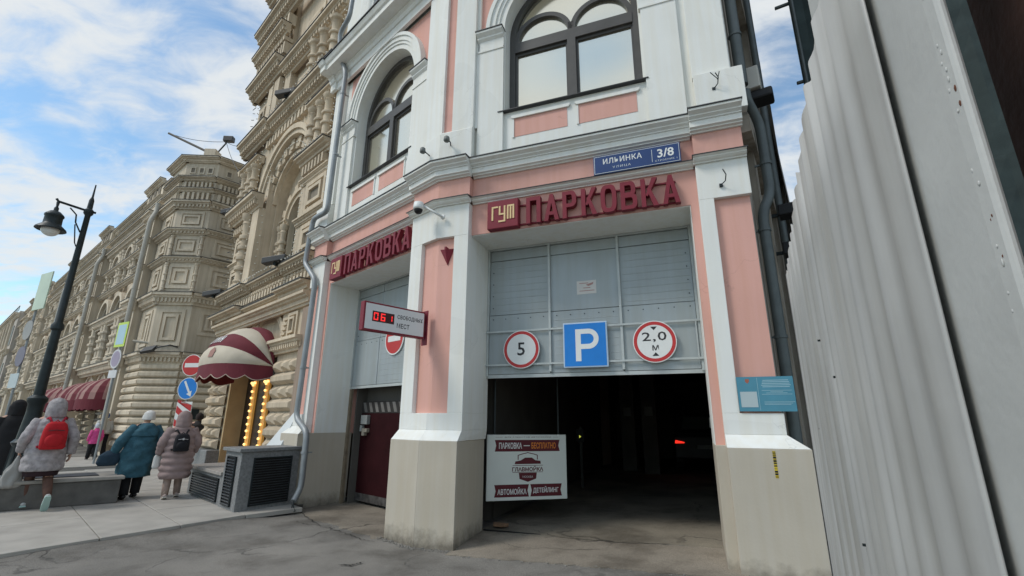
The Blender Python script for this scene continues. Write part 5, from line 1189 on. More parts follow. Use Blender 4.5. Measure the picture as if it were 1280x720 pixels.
# ================================================================ FAR ARCADE BUILDING ACROSS THE LANE
AG = R(51); G0 = V((-14.84, 19.15, 0))
uG = V((-math.sin(AG), math.cos(AG), 0)); nG = V((math.cos(AG), math.sin(AG), 0))
GA = F(G0, uG, nG)                                   # facade along the street, a runs left
cD = V((math.sin(R(86.5)), math.cos(R(86.5)), 0)); GC = F(G0, cD, V((-cD.y, cD.x, 0)))      # chamfered corner
CW = 1.42
lD = V((math.sin(R(41.5)), math.cos(R(41.5)), 0)); GL = F(GC(CW, 0, 0), lD, V((-lD.y, lD.x, 0)))  # face along the lane
far = thing('arcade_building', 'long grey cream arcade building with chamfered corner tower across the lane', 'building', tuple(G0))
m = MB(GA); m.box(0, 46, 0.3, 14, 0, 12.0)
p0 = GA(0, 0.0, 0); 
fw = ob('wall', m, GUMF, far)
m = MB(); q = [GA(1.95, .0, 0), GA(0, .0, 0), GC(CW, 0, 0), GL(11, 0, 0), GL(11, 6, 0), GA(1.95, 6, 0)]
m.plan([(p.x, p.y) for p in q], 0, 12.9); tw = ob('corner_tower', m, GUMF, far)
m = MB(); q = [GA(-0.0, -0.16, 0), GC(0.0, -0.17, 0), GC(CW + .02, -0.17, 0), GL(0.0, -0.16, 0), GL(6, -0.16, 0), GL(6, 1, 0), GA(0, 1, 0)]
LEV = [(3.68, 4.16, .34, True), (6.15, 6.66, .30, True), (8.05, 8.26, .20, True), (9.30, 9.54, .24, True), (10.5, 10.86, .30, True), (11.34, 11.50, .22, False), (11.88, 12.05, .26, False), (12.82, 13.06, .30, False)]
for z0, z1, p, dn in LEV:
    ledge_band(GC, tw, -p * .45, CW + p * .2, 0, z0, z1, p, GUMF, dn, step=.15); ledge_band(GL, tw, -p * .2, 9, 0, z0, z1, p, GUMF, dn, step=.15)
    ledge_band(GA, tw, -p * .45, 2.0, 0, z0, z1, p, GUMF, dn, step=.15)
for z0, z1 in ((4.45, 5.98), (6.88, 7.95), (8.38, 9.2), (9.64, 10.4)):
    panel(GC, tw, 0.18, CW - 0.2, z0, z1, 0, GUMF, deep=0)
    panel(GL, tw, 0.35, 1.55, z0 if z0 > 5 else 4.95, z1, 0, GUMF, deep=0)
    panel(GA, tw, 0.3, 1.3, z0, z1, 0, GUMF, deep=0)
for fr, a0, a1 in ((GC, 0.08, CW - .08), (GL, 0.1, 5.0), (GA, 0.1, 1.8)):
    q = MB(fr); dentils(q, a0, a1, .18, .10, -.14, .02, 10.90, 11.30); dentils(q, a0, a1, .16, .09, -.13, .02, 11.55, 11.82); dentils(q, a0, a1, .26, .12, -.10, .02, 13.08, 13.2); ob('baluster_band', q, GUMF, tw, kind='stuff')
for k in range(3):
    for fr, c in ((GC, .32 + k * .38), (GL, .45 + k * .6)):
        f_ = MB(fr); f_.box(c - .13, c + .13, -.03, .01, 12.28, 12.34); f_.box(c - .13, c + .13, -.03, .01, 12.56, 12.62); f_.box(c - .13, c - .08, -.03, .01, 12.34, 12.56); f_.box(c + .08, c + .13, -.03, .01, 12.34, 12.56)
        o_ = ob('parapet_panel', f_, GUMF, tw); ob('panel_core', MB(fr).box(c - .08, c + .08, -.006, .01, 12.34, 12.56), GUMD, o_)
for i, a in enumerate((0.10, CW - .10)):
    for z0, z1 in ((6.75, 8.0), (8.3, 9.25)):
        mm = MB(GC); colonnette(mm, a, -0.05, z0, z1, 0.06, 8, 2); ob('colonnette', mm, GUMF, tw)
for a in (1.85, 2.2):
    for z0, z1 in ((6.75, 8.0), (4.3, 6.1)):
        mm = MB(GL); colonnette(mm, a, -0.10, z0, z1, 0.09, 8, 3); ob('colonnette', mm, GUMF, tw)
# banded ground storey of the tower
z = 0.45
while z < 3.5:
    for fr, a0, a1 in ((GC, -.04, CW + .04), (GL, 0.0, 5.0), (GA, -.04, 1.9)):
        mm = MB(fr); mm.extr([(0.02, z + .012), (-.10, z + .03), (-.16, z + .08), (-.16, z + .20), (-.10, z + .26), (0.02, z + .28)], a0, a1); ob('stone_course', mm, GUMF, tw)
    z += 0.30
ob('plinth', MB(GC).box(-.12, CW + .12, -.26, .1, 0, .44), GRANITE, tw)
# lane continuation: dark arch between the two houses
mm = MB(GL); mm.ring(4.2, 5.2, 1.0, 1.25, -0.14, .05, n=18); mm.ring(4.2, 7.9, .8, 1.0, -.14, .05, n=16); ob('arch_moulding', mm, GUMF, tw)
# ---- one bay of the street front, then copies
BAYW = 9.6; B0 = 2.0
start = set(o.name for o in bpy.data.objects)
def bay(a0):
    P = fw
    # end pier with rustication below, pilasters above
    for z0, z1, p, dn in LEV[:5]:
        ledge_band(GA, P, a0, a0 + 1.3, -0.30, z0, z1, p, GUMF, dn, step=.17); ledge_band(GA, P, a0 + 1.3, a0 + BAYW, 0.0, z0, z1, p * .9, GUMF, dn, step=.19)
    ledge_band(GA, P, a0, a0 + BAYW, 0.05, 11.3, 11.55, .28, GUMF, False)
    q = MB(GA); dentils(q, a0, a0 + BAYW, .22, .12, -.10, .10, 10.9, 11.28); ob('baluster_band', q, GUMF, P, kind='stuff')
    ob('pier', MB(GA).box(a0 + .05, a0 + 1.25, -0.30, .35, 0, 11.3), GUMF, P)
    for z0, z1 in ((4.4, 6.0), (6.8, 7.95), (8.35, 9.2), (9.62, 10.4)): panel(GA, P, a0 + .25, a0 + 1.05, z0, z1, -0.30, GUMF, deep=0)
    # pavilion head above the pier
    ob('attic', MB(GA).box(a0 - .4, a0 + BAYW - .4, 0.10, .8, 11.5, 12.5), GUMF, P); ledge_band(GA, P, a0 - .4, a0 + BAYW - .4, .10, 12.3, 12.56, .22, GUMF, False)
    ob('pavilion_head', MB(GA).box(a0 + .6, a0 + 3.2, -0.12, .8, 11.5, 12.8), GUMF, P); ledge_band(GA, P, a0 + .6, a0 + 3.2, -.12, 12.62, 12.86, .22, GUMF, False); ledge_band(GA, P, a0 + .6, a0 + 3.2, -.12, 11.9, 12.02, .12, GUMF, False, False)
    for c in (1.2, 1.9, 2.6): ob('parapet_panel', MB(GA).box(a0 + c - .2, a0 + c + .2, -.15, -.1, 12.15, 12.6), GUMD, P)
    for c in (2.45, 5.05, 7.65):                      # three shop arches, each under an arched storey
        A = a0 + c
        # ground storey opening, piers of cut stones
        ob('shop_opening', MB(GA).prism([(A - .85, 0.1), (A - .85, 2.6)] + [(A - .85 * math.cos(math.pi * i / 10), 2.6 + .85 * math.sin(math.pi * i / 10)) for i in range(11)] + [(A + .85, .1)], 0.285, 0.31), M('dark_shop_glass', (0.03, 0.028, 0.03), 0.15, 0.2, spec=0.6), P)
        mm = MB(GA); mm.ring(A, 2.6, .86, 1.05, .12, .32, n=14); mm.ring(A, 2.6, 1.05, 1.15, .05, .32, n=14); ob('arch_moulding', mm, GUMF, P)
        for s in (-1, 1):
            zz = .3; k = 0
            while zz < 2.5:
                mm = MB(GA); a = A + s * 1.10; mm.frus(a - .22, a + .22, zz + .012, zz + .288, .3, -.02 if k % 2 else .06, .08, .08); ob('rustic_block', mm, GUMN, P); zz += .3; k += 1
        # arched upper window
        ob('upper_glass', MB(GA).prism([(A - .72, 4.7), (A - .72, 6.75)] + [(A - .72 * math.cos(math.pi * i / 10), 6.75 + .72 * math.sin(math.pi * i / 10)) for i in range(11)] + [(A + .72, 4.7)], 0.284, 0.31), M('dull_far_glass', (0.16, 0.16, 0.15), 0.2, 0.2, spec=0.5), P)
        mm = MB(GA); mm.ring(A, 6.75, .74, .92, .08, .32, n=16); mm.ring(A, 6.75, .92, 1.12, -.08, .32, n=16); ob('arch_moulding', mm, GUMF, P)
        for s in (-1, 1):
            mm = MB(GA); colonnette(mm, A + s * 1.0, -0.02, 4.25, 6.7, .15, 8, 3); ob('ringed_column', mm, GUMF, P)
            mm = MB(GA); colonnette(mm, A + s * .55, .10, 8.3, 9.3, .09, 8, 2); colonnette(mm, A + s * 1.05, .0, 8.3, 10.4, .11, 8, 3); ob('colonnette', mm, GUMF, P, kind='stuff')
        ob('upper_glass', MB(GA).box(A - .42, A + .42, .284, .31, 8.45, 10.0), M('dull_far_glass', (0.16, 0.16, 0.15)), P)
        mm = MB(GA); mm.ring(A, 9.7, .45, .62, .05, .32, n=12); mm.ring(A, 9.75, .62, .80, -.06, .32, n=12); ob('arch_moulding', mm, GUMF, P)
        for s, z0, z1 in ((-1, 8.4, 9.2), (1, 8.4, 9.2)): ob('niche_panel', MB(GA).box(A + s * .8 - .14, A + s * .8 + .14, .06, .3, z0, z1), GUMF, P)
bay(B0)
new = [o for o in bpy.data.objects if o.name not in start]
tops = [o for o in new if o.parent is fw]
for k in range(1, 5):
    for o in tops:
        c = o.copy(); COL.objects.link(c); c.location = uG * BAYW * k
        if k < 3:
            for g in o.children: e = g.copy(); COL.objects.link(e); e.parent = c
# drainpipes on the bays
for k, (a, lab) in enumerate(((1.55, 'pale drainpipe at the tower end of the arcade front'), (11.4, 'pale drainpipe between the first and second arcade bays'), (21.0, 'pale drainpipe further along the arcade front'))):
    pipe('drainpipe', GA, [(a, -.55, .3), (a, -.55, 10.2), (a + .25, -.35, 10.8), (a + .25, -.35, 11.2)], 0.10, M('pale_zinc_pipe', (0.42, 0.40, 0.35), 0.6, 0.1), lab, ((3.4, (a, -.55)), (7, (a, -.55))))
# ---- shop awnings, quarter-barrel shape
def shop_awning(a, z):
    f2 = F(GA(a, 0.0, z), uG, nG); t = thing('shop_awning', 'x', 'awning', tuple(f2.o), 'maroon striped shop awnings along the arcade')
    G_ = 12; cl_ = MB(f2); cm = MB(f2)
    def pt(g, v): th = math.pi * g / G_; ph = R(90 * v / 5); r = math.cos(ph); return (-1.08 * math.cos(th) * r, -1.10 * math.sin(th) ** .7 * r, 1.0 * math.sin(ph) * (1 - .0))
    for g in range(G_):
        tgt = cm if g % 2 else cl_
        for v in range(5): tgt.add([pt(g, v), pt(g + 1, v), pt(g + 1, v + 1), pt(g, v + 1)], [(0, 1, 2, 3)])
    ob('pale_stripes', cl_, M('rose_awning_cloth', (0.34, 0.20, 0.18), 0.9, 0.1), t, norm=False, kind='stuff'); ob('maroon_cloth', cm, AWM, t, norm=False, kind='stuff')
    v = MB(f2)
    for g in range(G_ * 2):
        a0, a1 = pt(g / 2, 0), pt(g / 2 + .5, 0); k_ = .40 + .05 * (g % 2); v.add([(a0[0] * 1.01, a0[1] * 1.01, .02), (a1[0] * 1.01, a1[1] * 1.01, .02), (a1[0] * 1.01, a1[1] * 1.01, -.40 - .05 * ((g + 1) % 2)), (a0[0] * 1.01, a0[1] * 1.01, -k_)], [(0, 1, 2, 3)])
    ob('valance', v, AWM, t, norm=False)
    return t
base = shop_awning(B0 + 2.45, 2.35)
names_ = ['shop awning nearest the corner tower, over the first arch', 'shop awning over the second arch from the corner tower', 'shop awning over the third arch from the corner tower', 'small far shop awning of the second bay, its nearest one', 'small far shop awning in the middle of the second bay', 'small far shop awning at the far end of the second bay']
base['label'] = 'maroon striped ' + names_[0]; base.location = GA(B0 + 2.45, 0, 2.35)
k = 1
for b_ in range(2):
    for c in (2.45, 5.05, 7.65):
        if b_ == 0 and c == 2.45: continue
        copy_tree(base, GA(B0 + BAYW * b_ + c, 0, 2.35), 0, 'maroon striped ' + names_[k]); k += 1
# roof things on the tower: flagpole, floodlight, wires
rt = GC(.7, .6, 13.06)
t = thing('roof_flagpole', 'slanted bare flagpole on a stone stub on the tower roof', 'flagpole', tuple(rt))
ob('stub', MB(GC).box(.45, .95, .25, .75, 12.9, 13.75), GUMF, t)
ob('pole', MB().tube([tuple(GC(.7, .5, 13.6) + V((-1.9, -.5, .80))), tuple(GC(.7, .5, 13.6)), tuple(GC(.7, .5, 13.6) + V((3.4, 2.4, -1.2)))], [.05, .06, .06], 8), M('grey_pole', (0.25, 0.23, 0.21), 0.6), t)
t = thing('roof_floodlight', 'boxy floodlight on a stand beside the roof flagpole', 'floodlight', tuple(GC(.9, .5, 13.7)))
ob('stand', MB(GC).tube([(.9, .5, 13.7), (1.25, .5, 14.3)], .035, 6), IRON, t); ob('lamp_body', MB(GC).box(1.1, 1.55, .35, .6, 14.28, 14.55), M('flood_grey', (0.07, 0.07, 0.07)), t, bevel=.03)
wr = MB(); a = GC(1.2, .5, 14.3); a2 = GC(.7, .5, 13.6) + V((-1.9, -.5, .80))
b1 = NB(11.6, .5, 11.3); b2 = NB(11.6, .5, 9.7)
def sag(p, q, s): return [tuple(p.lerp(q, i / 10) - Z * s * 4 * (i / 10) * (1 - i / 10)) for i in range(11)]
tw_ = thing('overhead_wire', 'thin sagging wires running from the tower roof to the cream house', 'wire', tuple(a2))
ob('wire', MB().tube(sag(a2, a, .15), .012, 5), IRON, tw_); ob('wire', MB().tube(sag(a, b1, .2), .012, 5), IRON, tw_); ob('wire', MB().tube(sag(a, b2, .3), .012, 5), IRON, tw_)
# pale pipe of the lane face with an arm and floodlight
ta = thing('lane_mast', 'tall pale pipe mast in the lane carrying a long horizontal arm', 'mast', tuple(GL(1.2, -.5, .1)))
mp0 = GL(2.0, -.62, 0)
ob('mast_pipe', MB().tube([(mp0.x, mp0.y, .1), (mp0.x, mp0.y, 10.3), tuple(GL(2.2, -.35, 10.7)), tuple(GL(2.9, -.1, 10.9))], .11, 10), M('pale_zinc_pipe', (0.42, 0.40, 0.35)), ta, auto=50)
ob('arm', MB().tube([tuple(GA(.4, -.45, 4.62)), (mp0.x, mp0.y, 4.25)], .05, 8), M('pale_arm', (0.46, 0.43, 0.36), 0.6), ta)
t = thing('arm_floodlight', 'dark floodlight under the long pale arm on the tower', 'floodlight', tuple(GC(.45, -.4, 4.3)))
ob('lamp_body', MB(GC).loft([[(.15, -.55, 4.02), (.60, -.55, 4.12), (.60, -.30, 4.34), (.15, -.30, 4.24)], [(.15, -.65, 4.10), (.60, -.65, 4.20), (.60, -.40, 4.42), (.15, -.40, 4.32)]]), M('flood_grey', (0.07, 0.07, 0.07)), t); ob('bracket', MB(GC).tube([(.6, -.45, 4.3), (1.1, -.42, 4.42), (1.15, 0, 4.4)], .03, 6), M('flood_grey', (0.07, 0.07, 0.07)), t)
t = thing('tower_lantern', 'small dark wall lantern on the lane side of the tower', 'lantern', tuple(GL(1.9, -.3, 6.9)))
ob('lamp_body', MB(GL).box(1.5, 1.75, -.75, -.35, 7.05, 7.25), IRON, t); ob('arm', MB(GL).tube([(1.6, -.5, 7.05), (1.6, -.3, 6.7), (1.6, 0, 6.6)], .03, 6), IRON, t)
# ---- far house beyond the arcade
fh = thing('far_house', 'distant grey stone house closing the left end of the street', 'building', tuple(GA(49, 0, 0)))
mm = MB(GA); mm.box(48.5, 100, -0.4, 12, 0, 12.6); hw = ob('wall', mm, M('far_grey_stone', (0.50, 0.46, 0.41), 0.9, 0.12, .5, 0.2, 10, streak=.2), fh)  # distance haze is mixed into the pale stone colour
for z0 in (3.6, 8.0, 11.9): ledge_band(GA, hw, 48.4, 100, -.4, z0, z0 + .5, .4, GUMF, False, cap=False)
for k in range(16):
    for z0 in (5.0, 9.0): ob('window', MB(GA).box(49.6 + k * 3.1, 50.9 + k * 3.1, -.46, -.3, z0, z0 + 2.1), M('dull_far_glass', (0.16, 0.16, 0.15)), hw)
    ob('pilaster', MB(GA).box(51.3 + k * 3.1, 51.9 + k * 3.1, -.62, -.3, .2, 11.8), GUMF, hw)
rn = random.Random(9)
for k in range(7): ob('chimney', MB(GA).box(50 + k * 5, 51.2 + k * 5, 1, 2, 12.6, 13.2 + rn.uniform(0, 1.2)), GUMF, hw)
rw = MB(GA)
for k in range(30): a = 49 + k * 1.2; rw.tube([(a, -.5, 12.6), (a + rn.uniform(-.1, .1), -.5, 13.2)], .03, 4)
rw.box(49, 84, -.53, -.47, 13.15, 13.22); ob('roof_railing', rw, IRON, hw, kind='stuff')
# buildings on the other side of the street, behind the camera's left: they close the view in reflections
# ================================================================ STREET FURNITURE
def az_pt(az, dist, z=0): return V((math.sin(R(az)) * dist, math.cos(R(az)) * dist, z))
SW = 0.10
# ---- ornate lamp
lp = az_pt(-44.4, 13.3); lp.z = SW
LF = F(lp, -iB, uB)                                    # a: towards the roadway, b: along the street
t = thing('street_lamp', 'black old style street lamp with hanging bell lantern at left', 'street lamp', tuple(lp))
m = MB(LF)
m.lathe([(.30, 0), (.30, .12), (.24, .16), (.22, .35), (.26, .40), (.20, .48), (.17, .95), (.20, 1.0), (.22, 1.04), (.16, 1.10), (.12, 1.6), (.125, 1.75), (.155, 1.80), (.155, 1.86), (.088, 1.92), (.075, 3.2), (.105, 3.24), (.105, 3.32), (.066, 3.38), (.050, 5.75), (.085, 5.8), (.085, 5.88), (.05, 5.92), (.045, 6.12), (.02, 6.2), (.012, 6.5)], 0, 0, 16)
ob('pole', m, IRON, t, auto=35)
for k in range(8):
    c = math.cos(k * math.pi / 4); s_ = math.sin(k * math.pi / 4); 
    ob('base_rib', MB(LF).tube([(.20 * c, .20 * s_, .42), (.165 * c, .165 * s_, .98)], .022, 5), IRON, t)
m = MB(LF); m.tube([(-.12, 0, 5.86), (.0, 0, 5.86), (.50, 0, 5.92), (.54, 0, 5.97)], .026, 8); m.box(-.02, .02, -.06, .06, 6.0, 6.03)
m.tube([(.05, 0, 5.35), (.16, 0, 5.55), (.18, 0, 5.72), (.30, 0, 5.84)], .016, 6); m.tube([(.16, 0, 5.5), (.09, 0, 5.1), (.05, 0, 5.02)], .012, 6)
ob('arm', m, IRON, t)
m = MB(LF); m.lathe([(.018, 5.93), (.03, 5.9), (.02, 5.8), (.04, 5.76), (.04, 5.70), (.085, 5.68), (.145, 5.62), (.16, 5.60), (.16, 5.57), (.145, 5.55), (.15, 5.40), (.16, 5.38), (.245, 5.30), (.255, 5.27), (.24, 5.26), (.13, 5.30)], .50, 0, 20); hd = ob('lantern_hood', m, IRON, t, auto=40)
ob('glass_bowl', MB(LF).ell((.50, 0, 5.28), .155, .155, .145, 18, 8, 0, .55), M('milky_lamp_glass', (0.72, 0.74, 0.72), 0.15, 0.03, spec=0.6), hd, smooth=True)
# ---- back of signs on a thin pole by the lamp
sp0 = az_pt(-46.0, 21.0); sp0.z = SW
def facing(o, th): return F(o, V((math.cos(R(th)), -math.sin(R(th)), 0)), V((math.sin(R(th)), math.cos(R(th)), 0)))
SF = facing(sp0, 27)
t = thing('sign_post', 'thin street post with stacked signs seen edge on behind the street lamp', 'sign post', tuple(sp0))
ob('pole', MB(SF).tube([(0, 0, 0), (0, 0, 5.9)], .035, 8), ZINC, t)
def plate(mb_, mat, nm): return ob(nm, mb_, mat, t)
plate(MB(SF).box(-.10, .72, -.08, -.05, 4.75, 5.95), M('pale_green_board', (0.50, 0.60, 0.47), 0.4, 0.08), 'square_board')
plate(MB(SF).disc(.0, 4.12, .31, -.07, -.05, 24), M('grey_sign_back', (0.30, 0.30, 0.29), 0.5), 'round_sign')
plate(MB(SF).disc(.0, 3.30, .31, -.07, -.05, 24), M('violet_grey_sign', (0.16, 0.15, 0.20), 0.5), 'round_sign'); plate(MB(SF).box(-.30, .30, -.07, -.05, 2.35, 2.78), M('pale_blue_plate', (0.45, 0.52, 0.54), 0.5), 'small_plate')
# ---- crossing sign post by the tower
cp = az_pt(-39.9, 22.0); cp.z = SW
CF = facing(cp, 28)
t = thing('crossing_sign_post', 'grey post with yellow edged square sign and round sign below before the tower', 'sign post', tuple(cp))
ob('pole', MB(CF).tube([(0, 0.03, 0), (0, 0.03, 4.9)], .035, 8), ZINC, t)
s1 = ob('square_sign', MB(CF).box(-.36, .36, -.03, -.01, 3.95, 4.85), M('lime_sign_rim', (0.55, 0.72, 0.10), 0.4, 0.03), t); s2 = ob('sign_face', MB(CF).box(-.28, .28, -.034, -.03, 4.04, 4.76), M('sky_sign_film', (0.40, 0.58, 0.68), 0.4, 0.05), s1)
s3 = ob('round_sign', MB(CF).disc(0, 3.52, .34, -.03, -.01, 28), M('pale_sign', (0.6, 0.6, 0.62), 0.4), t); ob('sign_face', MB(CF).disc(0, 3.52, .28, -.034, -.03, 28), M('mauve_sign_film', (0.32, 0.26, 0.36), 0.4), s3)
ob('small_plate', MB(CF).box(-.28, .28, -.03, -.01, 2.85, 3.12), M('pale_sign', (0.6, 0.6, 0.62)), t)
# ---- no entry, arrow and striped marker at the lane
np_ = az_pt(-33.95, 16.6); np_.z = SW
NF_ = facing(np_, 8)
t = thing('lane_sign_post', 'post with no entry sign, blue arrow sign and red striped marker at the lane mouth', 'sign post', tuple(np_))
ob('pole', MB(NF_).tube([(0, .04, 0), (0, .04, 3.3)], .03, 8), ZINC, t)
r1 = ob('no_entry_sign', MB(NF_).disc(0, 2.98, .31, -.02, 0, 32), SIGNW, t); ob('sign_face', MB(NF_).disc(0, 2.98, .29, -.024, -.02, 32), SIGNR, r1); ob('white_bar', MB(NF_).box(-.22, .22, -.027, -.024, 2.92, 3.04), SIGNW, r1)
r2 = ob('arrow_sign', MB(NF_).disc(0, 2.32, .31, -.02, 0, 32), SIGNW, t); ob('sign_face', MB(NF_).disc(0, 2.32, .29, -.024, -.02, 32), SIGNB, r2)
am = MB(NF_); bar_poly(am, [(-.10, 2.50), (.10, 2.17)], .06, -.027, -.024); am.prism([(.15, 2.09), (.15, 2.26), (-.0, 2.16)], -.0275, -.024); ob('white_arrow', am, SIGNW, r2, kind='stuff')
r3 = ob('striped_board', MB(NF_).box(-.24, .24, -.02, 0, .95, 1.95), SIGNW, t)
st = MB(NF_)
for k in range(3): z0 = .98 + k * .36; st.prism([(-.23, z0 + .32), (.23, z0 - .02 if z0 > 1 else z0), (.23, z0 + .16), (-.23, min(1.94, z0 + .50))], -.024, -.02)
ob('red_stripes', st, SIGNR, r3, kind='stuff')
# ---- low stone planter bench
bl_ = thing('stone_bench', 'long low dark stone bench with a recessed dark top strip on the pavement', 'bench', tuple(FB(6.6, -2.9, SW)))
BQ = [(6.10, -2.2), (6.50, -3.75), (8.3, -3.75), (8.3, -2.2)]
m = MB(FB); m.plan([(6.12, -2.2), (6.42, -4.3), (7.35, -4.3), (7.3, -2.2)], SW, .50); bb = ob('bench_body', m, M('dark_worn_stone', (0.115, 0.108, 0.098), 0.8, 0.25, 5, 0.25, 40), bl_, bevel=.015)
ob('bench_top', MB(FB).plan([(6.08, -2.16), (6.38, -4.34), (7.42, -4.34), (7.36, -2.16)], .502, .56), M('pale_bench_top', (0.30, 0.28, 0.25), 0.8, 0.12, 6), bl_, bevel=.012)
ob('dark_strip', MB(FB).plan([(6.42, -2.5), (6.66, -4.1), (7.1, -4.1), (7.0, -2.5)], .563, .575), M('dark_mat', (0.04, 0.045, 0.055), 0.6, 0.2), bl_)
# ---- pole box at the lane, low wall in the distance
t = thing('meter_box', 'small dark meter box fixed on the banded tower wall', 'box', tuple(GC(1.0, -.3, 1.5)))
ob('box_body', MB(GL).box(.5, .85, -.34, -.16, 1.55, 1.95), IRON, t)
# ================================================================ PEOPLE
SKIN = M('skin', (0.50, 0.30, 0.22), 0.6, 0.06, 8)
def skin_body(fr, H, P, mat, parent):
    """one continuous body grown over a joint skeleton; P: pose offsets in metres for a 1.70 m figure"""
    k = H / 1.70
    J = {}; E = []; Rd = {}
    def j(n, p, r, par=None): J[n] = p; Rd[n] = r; (E.append((par, n)) if par else None)
    ln = P.get('lean', 0.0)
    def up(x, y, z): return (x + P.get('side', 0) * (z - .9), y + ln * (z - .9), z)
    j('pelvis', up(0, 0, .93), .115); j('waist', up(0, 0, 1.06), .115, 'pelvis'); j('chest', up(0, -.01, 1.28), .135, 'waist'); j('upper', up(0, 0, 1.40), .10, 'chest'); j('neck', up(0, .02, 1.49), .055, 'upper')
    j('jaw', up(0, .05, 1.545), .066, 'neck'); j('head', up(0, .045, 1.62), .088, 'jaw'); j('crown', up(0, .035, 1.68), .062, 'head')
    for s, n in ((-1, 'l'), (1, 'r')):
        e = P.get('elbow_' + n, (.25 * s, -.03, 1.13)); h = P.get('hand_' + n, (.26 * s, .08, .90))
        j('sh' + n, up(.175 * s, 0, 1.40), .062, 'upper'); j('el' + n, e, .046, 'sh' + n); j('wr' + n, h, .030, 'el' + n)
        f = P.get('foot_' + n, (.09 * s, 0, .08)); kn = P.get('knee_' + n, (.10 * s, (f[1]) * .5 + .05, .50))
        j('hip' + n, up(.095 * s, 0, .88), .095, 'pelvis'); j('kn' + n, kn, .062, 'hip' + n); j('cf' + n, tuple(kn[i] * .62 + f[i] * .38 for i in range(3)), .056, 'kn' + n); j('an' + n, f, .042, 'cf' + n)
        d = P.get('toe_' + n, (0, .15, -.045)); j('to' + n, tuple(f[i] + d[i] for i in range(3)), .038, 'an' + n)
    names = list(J); idx = {n: i for i, n in enumerate(names)}
    org = ORG[parent.name]
    me = bpy.data.meshes.new('body'); me.from_pydata([fr(*(c * k for c in J[n])) - org for n in names], [(idx[a], idx[b]) for a, b in E], []); me.materials.append(mat)
    o = bpy.data.objects.new('body', me); COL.objects.link(o); o.parent = parent; ORG[o.name] = org
    md = o.modifiers.new('skin', 'SKIN'); md.use_smooth_shade = True
    for n, i in idx.items():
        sv = me.skin_vertices[0].data[i]; sv.radius = (Rd[n] * k, Rd[n] * k); sv.use_root = (n == 'pelvis')
    sb = o.modifiers.new('sub', 'SUBSURF'); sb.levels = 2; sb.render_levels = 2
    return {n: V(J[n]) * k for n in names}, k
def hand(fr, w_, dirv, s, mat, parent, k):
    """palm, four unequal bent fingers and a thumb; w_: wrist, dirv: forearm direction"""
    d = dirv.normalized(); side_ = V((0, 1, 0)) - d * d.y; side_.normalize(); nrm = d.cross(side_)
    m = MB(fr); q = lambda a, b, c: tuple(w_ + d * a * k + side_ * b * k + nrm * c * k)
    rings = []
    for a, hw, ht in ((0, .026, .022), (.03, .036, .018), (.07, .042, .016), (.09, .040, .012)):
        rings.append([q(a, hw * math.cos(2 * math.pi * i / 10), ht * math.sin(2 * math.pi * i / 10)) for i in range(10)])
    m.loft(rings)
    for b, L in ((.031, .066), (.011, .078), (-.010, .073), (-.030, .056)):
        m.tube([q(.082, b, 0), q(.082 + L * .45, b * 1.05, -.006 * s), q(.082 + L * .75, b * 1.05, -.020 * s), q(.082 + L * .9, b, -.036 * s)], [.0092 * k, .009 * k, .0082 * k, .006 * k], 7)
    m.tube([q(.025, .03, 0), q(.055, .055, -.01 * s), q(.08, .062, -.022 * s)], [.012 * k, .0105 * k, .0075 * k], 7)
    ob('hand', m, mat, parent, smooth=True)
def shell(fr, rings, mat, parent, name, quilt=0.0, pitch=0.11, n=40, wob=0.013, seed=1, k=1.0):
    """lofted garment: rings (z, rx, ry, ca, cb)"""
    rn = random.Random(seed); out = []; ph = [rn.uniform(0, 6.28) for _ in range(4)]
    zs_ = []; 
    for i in range(len(rings) - 1):
        z0, z1 = rings[i][0], rings[i + 1][0]; c = max(1, int(abs(z1 - z0) / 0.022)); zs_ += [(i, j / c) for j in range(c)]
    zs_.append((len(rings) - 2, 1.0))
    for i, f in zs_:
        A, B_ = rings[i], rings[i + 1]; z, rx, ry, ca, cb = (A[q] * (1 - f) + B_[q] * f for q in range(5))
        qv = 1 + (quilt * (abs(math.sin(math.pi * z / pitch)) - .6) if quilt else 0)
        ring = []
        for t in range(n):
            a = 2 * math.pi * t / n; hm = max(0, 1 - (z - rings[0][0]) / (rings[-1][0] - rings[0][0] + 1e-6)); w_ = 1 + wob * 1.8 * hm * math.sin(a * 7 + ph[3] + z * 2.2) + wob * 1.2 * math.sin(a * 4 - z * 26 + ph[2]) + wob * math.sin(a * 3 + ph[0] + z * 5) + wob * math.sin(a * 5 + ph[1] - z * 9) + wob * .6 * math.sin(a * 9 + ph[2] + z * 21)
            ring.append(((ca + rx * qv * w_ * math.cos(a)) * k, (cb + ry * qv * w_ * math.sin(a)) * k, z * k))
        out.append(ring)
    m = MB(fr); m.loft(out); return ob(name, m, mat, parent, smooth=True)
def sleeve(fr, p0, p1, p2, r, mat, parent, quilt=0.0, k=1.0, name='sleeve'):
    pts = []; rs = []
    for a, b, r0, r1 in ((p0, p1, r[0], r[1]), (p1, p2, r[1], r[2])):
        for i in range(10):
            f = i / 10; pts.append(tuple(a.lerp(b, f))); q = 1 + quilt * (abs(math.sin(math.pi * f * 3)) - .6); rs.append((r0 + (r1 - r0) * f) * q * k)
    pts.append(tuple(p2)); rs.append(r[2] * k); m = MB(fr); m.tube(pts, rs, 14); return ob(name, m, mat, parent, smooth=True)
def leg_cloth(fr, J, n, r, mat, parent, k, to=1.0, name='trouser_leg'):
    h, kn, an = J['hip' + n], J['kn' + n], J['an' + n]; e = kn.lerp(an, to); m = MB(fr)
    m.tube([tuple(h), tuple(h.lerp(kn, .5)), tuple(kn), tuple(kn.lerp(e, .5)), tuple(e)], [r[0] * k, r[0] * .95 * k, r[1] * k, r[1] * .95 * k, r[2] * k], 14); return ob(name, m, mat, parent, smooth=True)
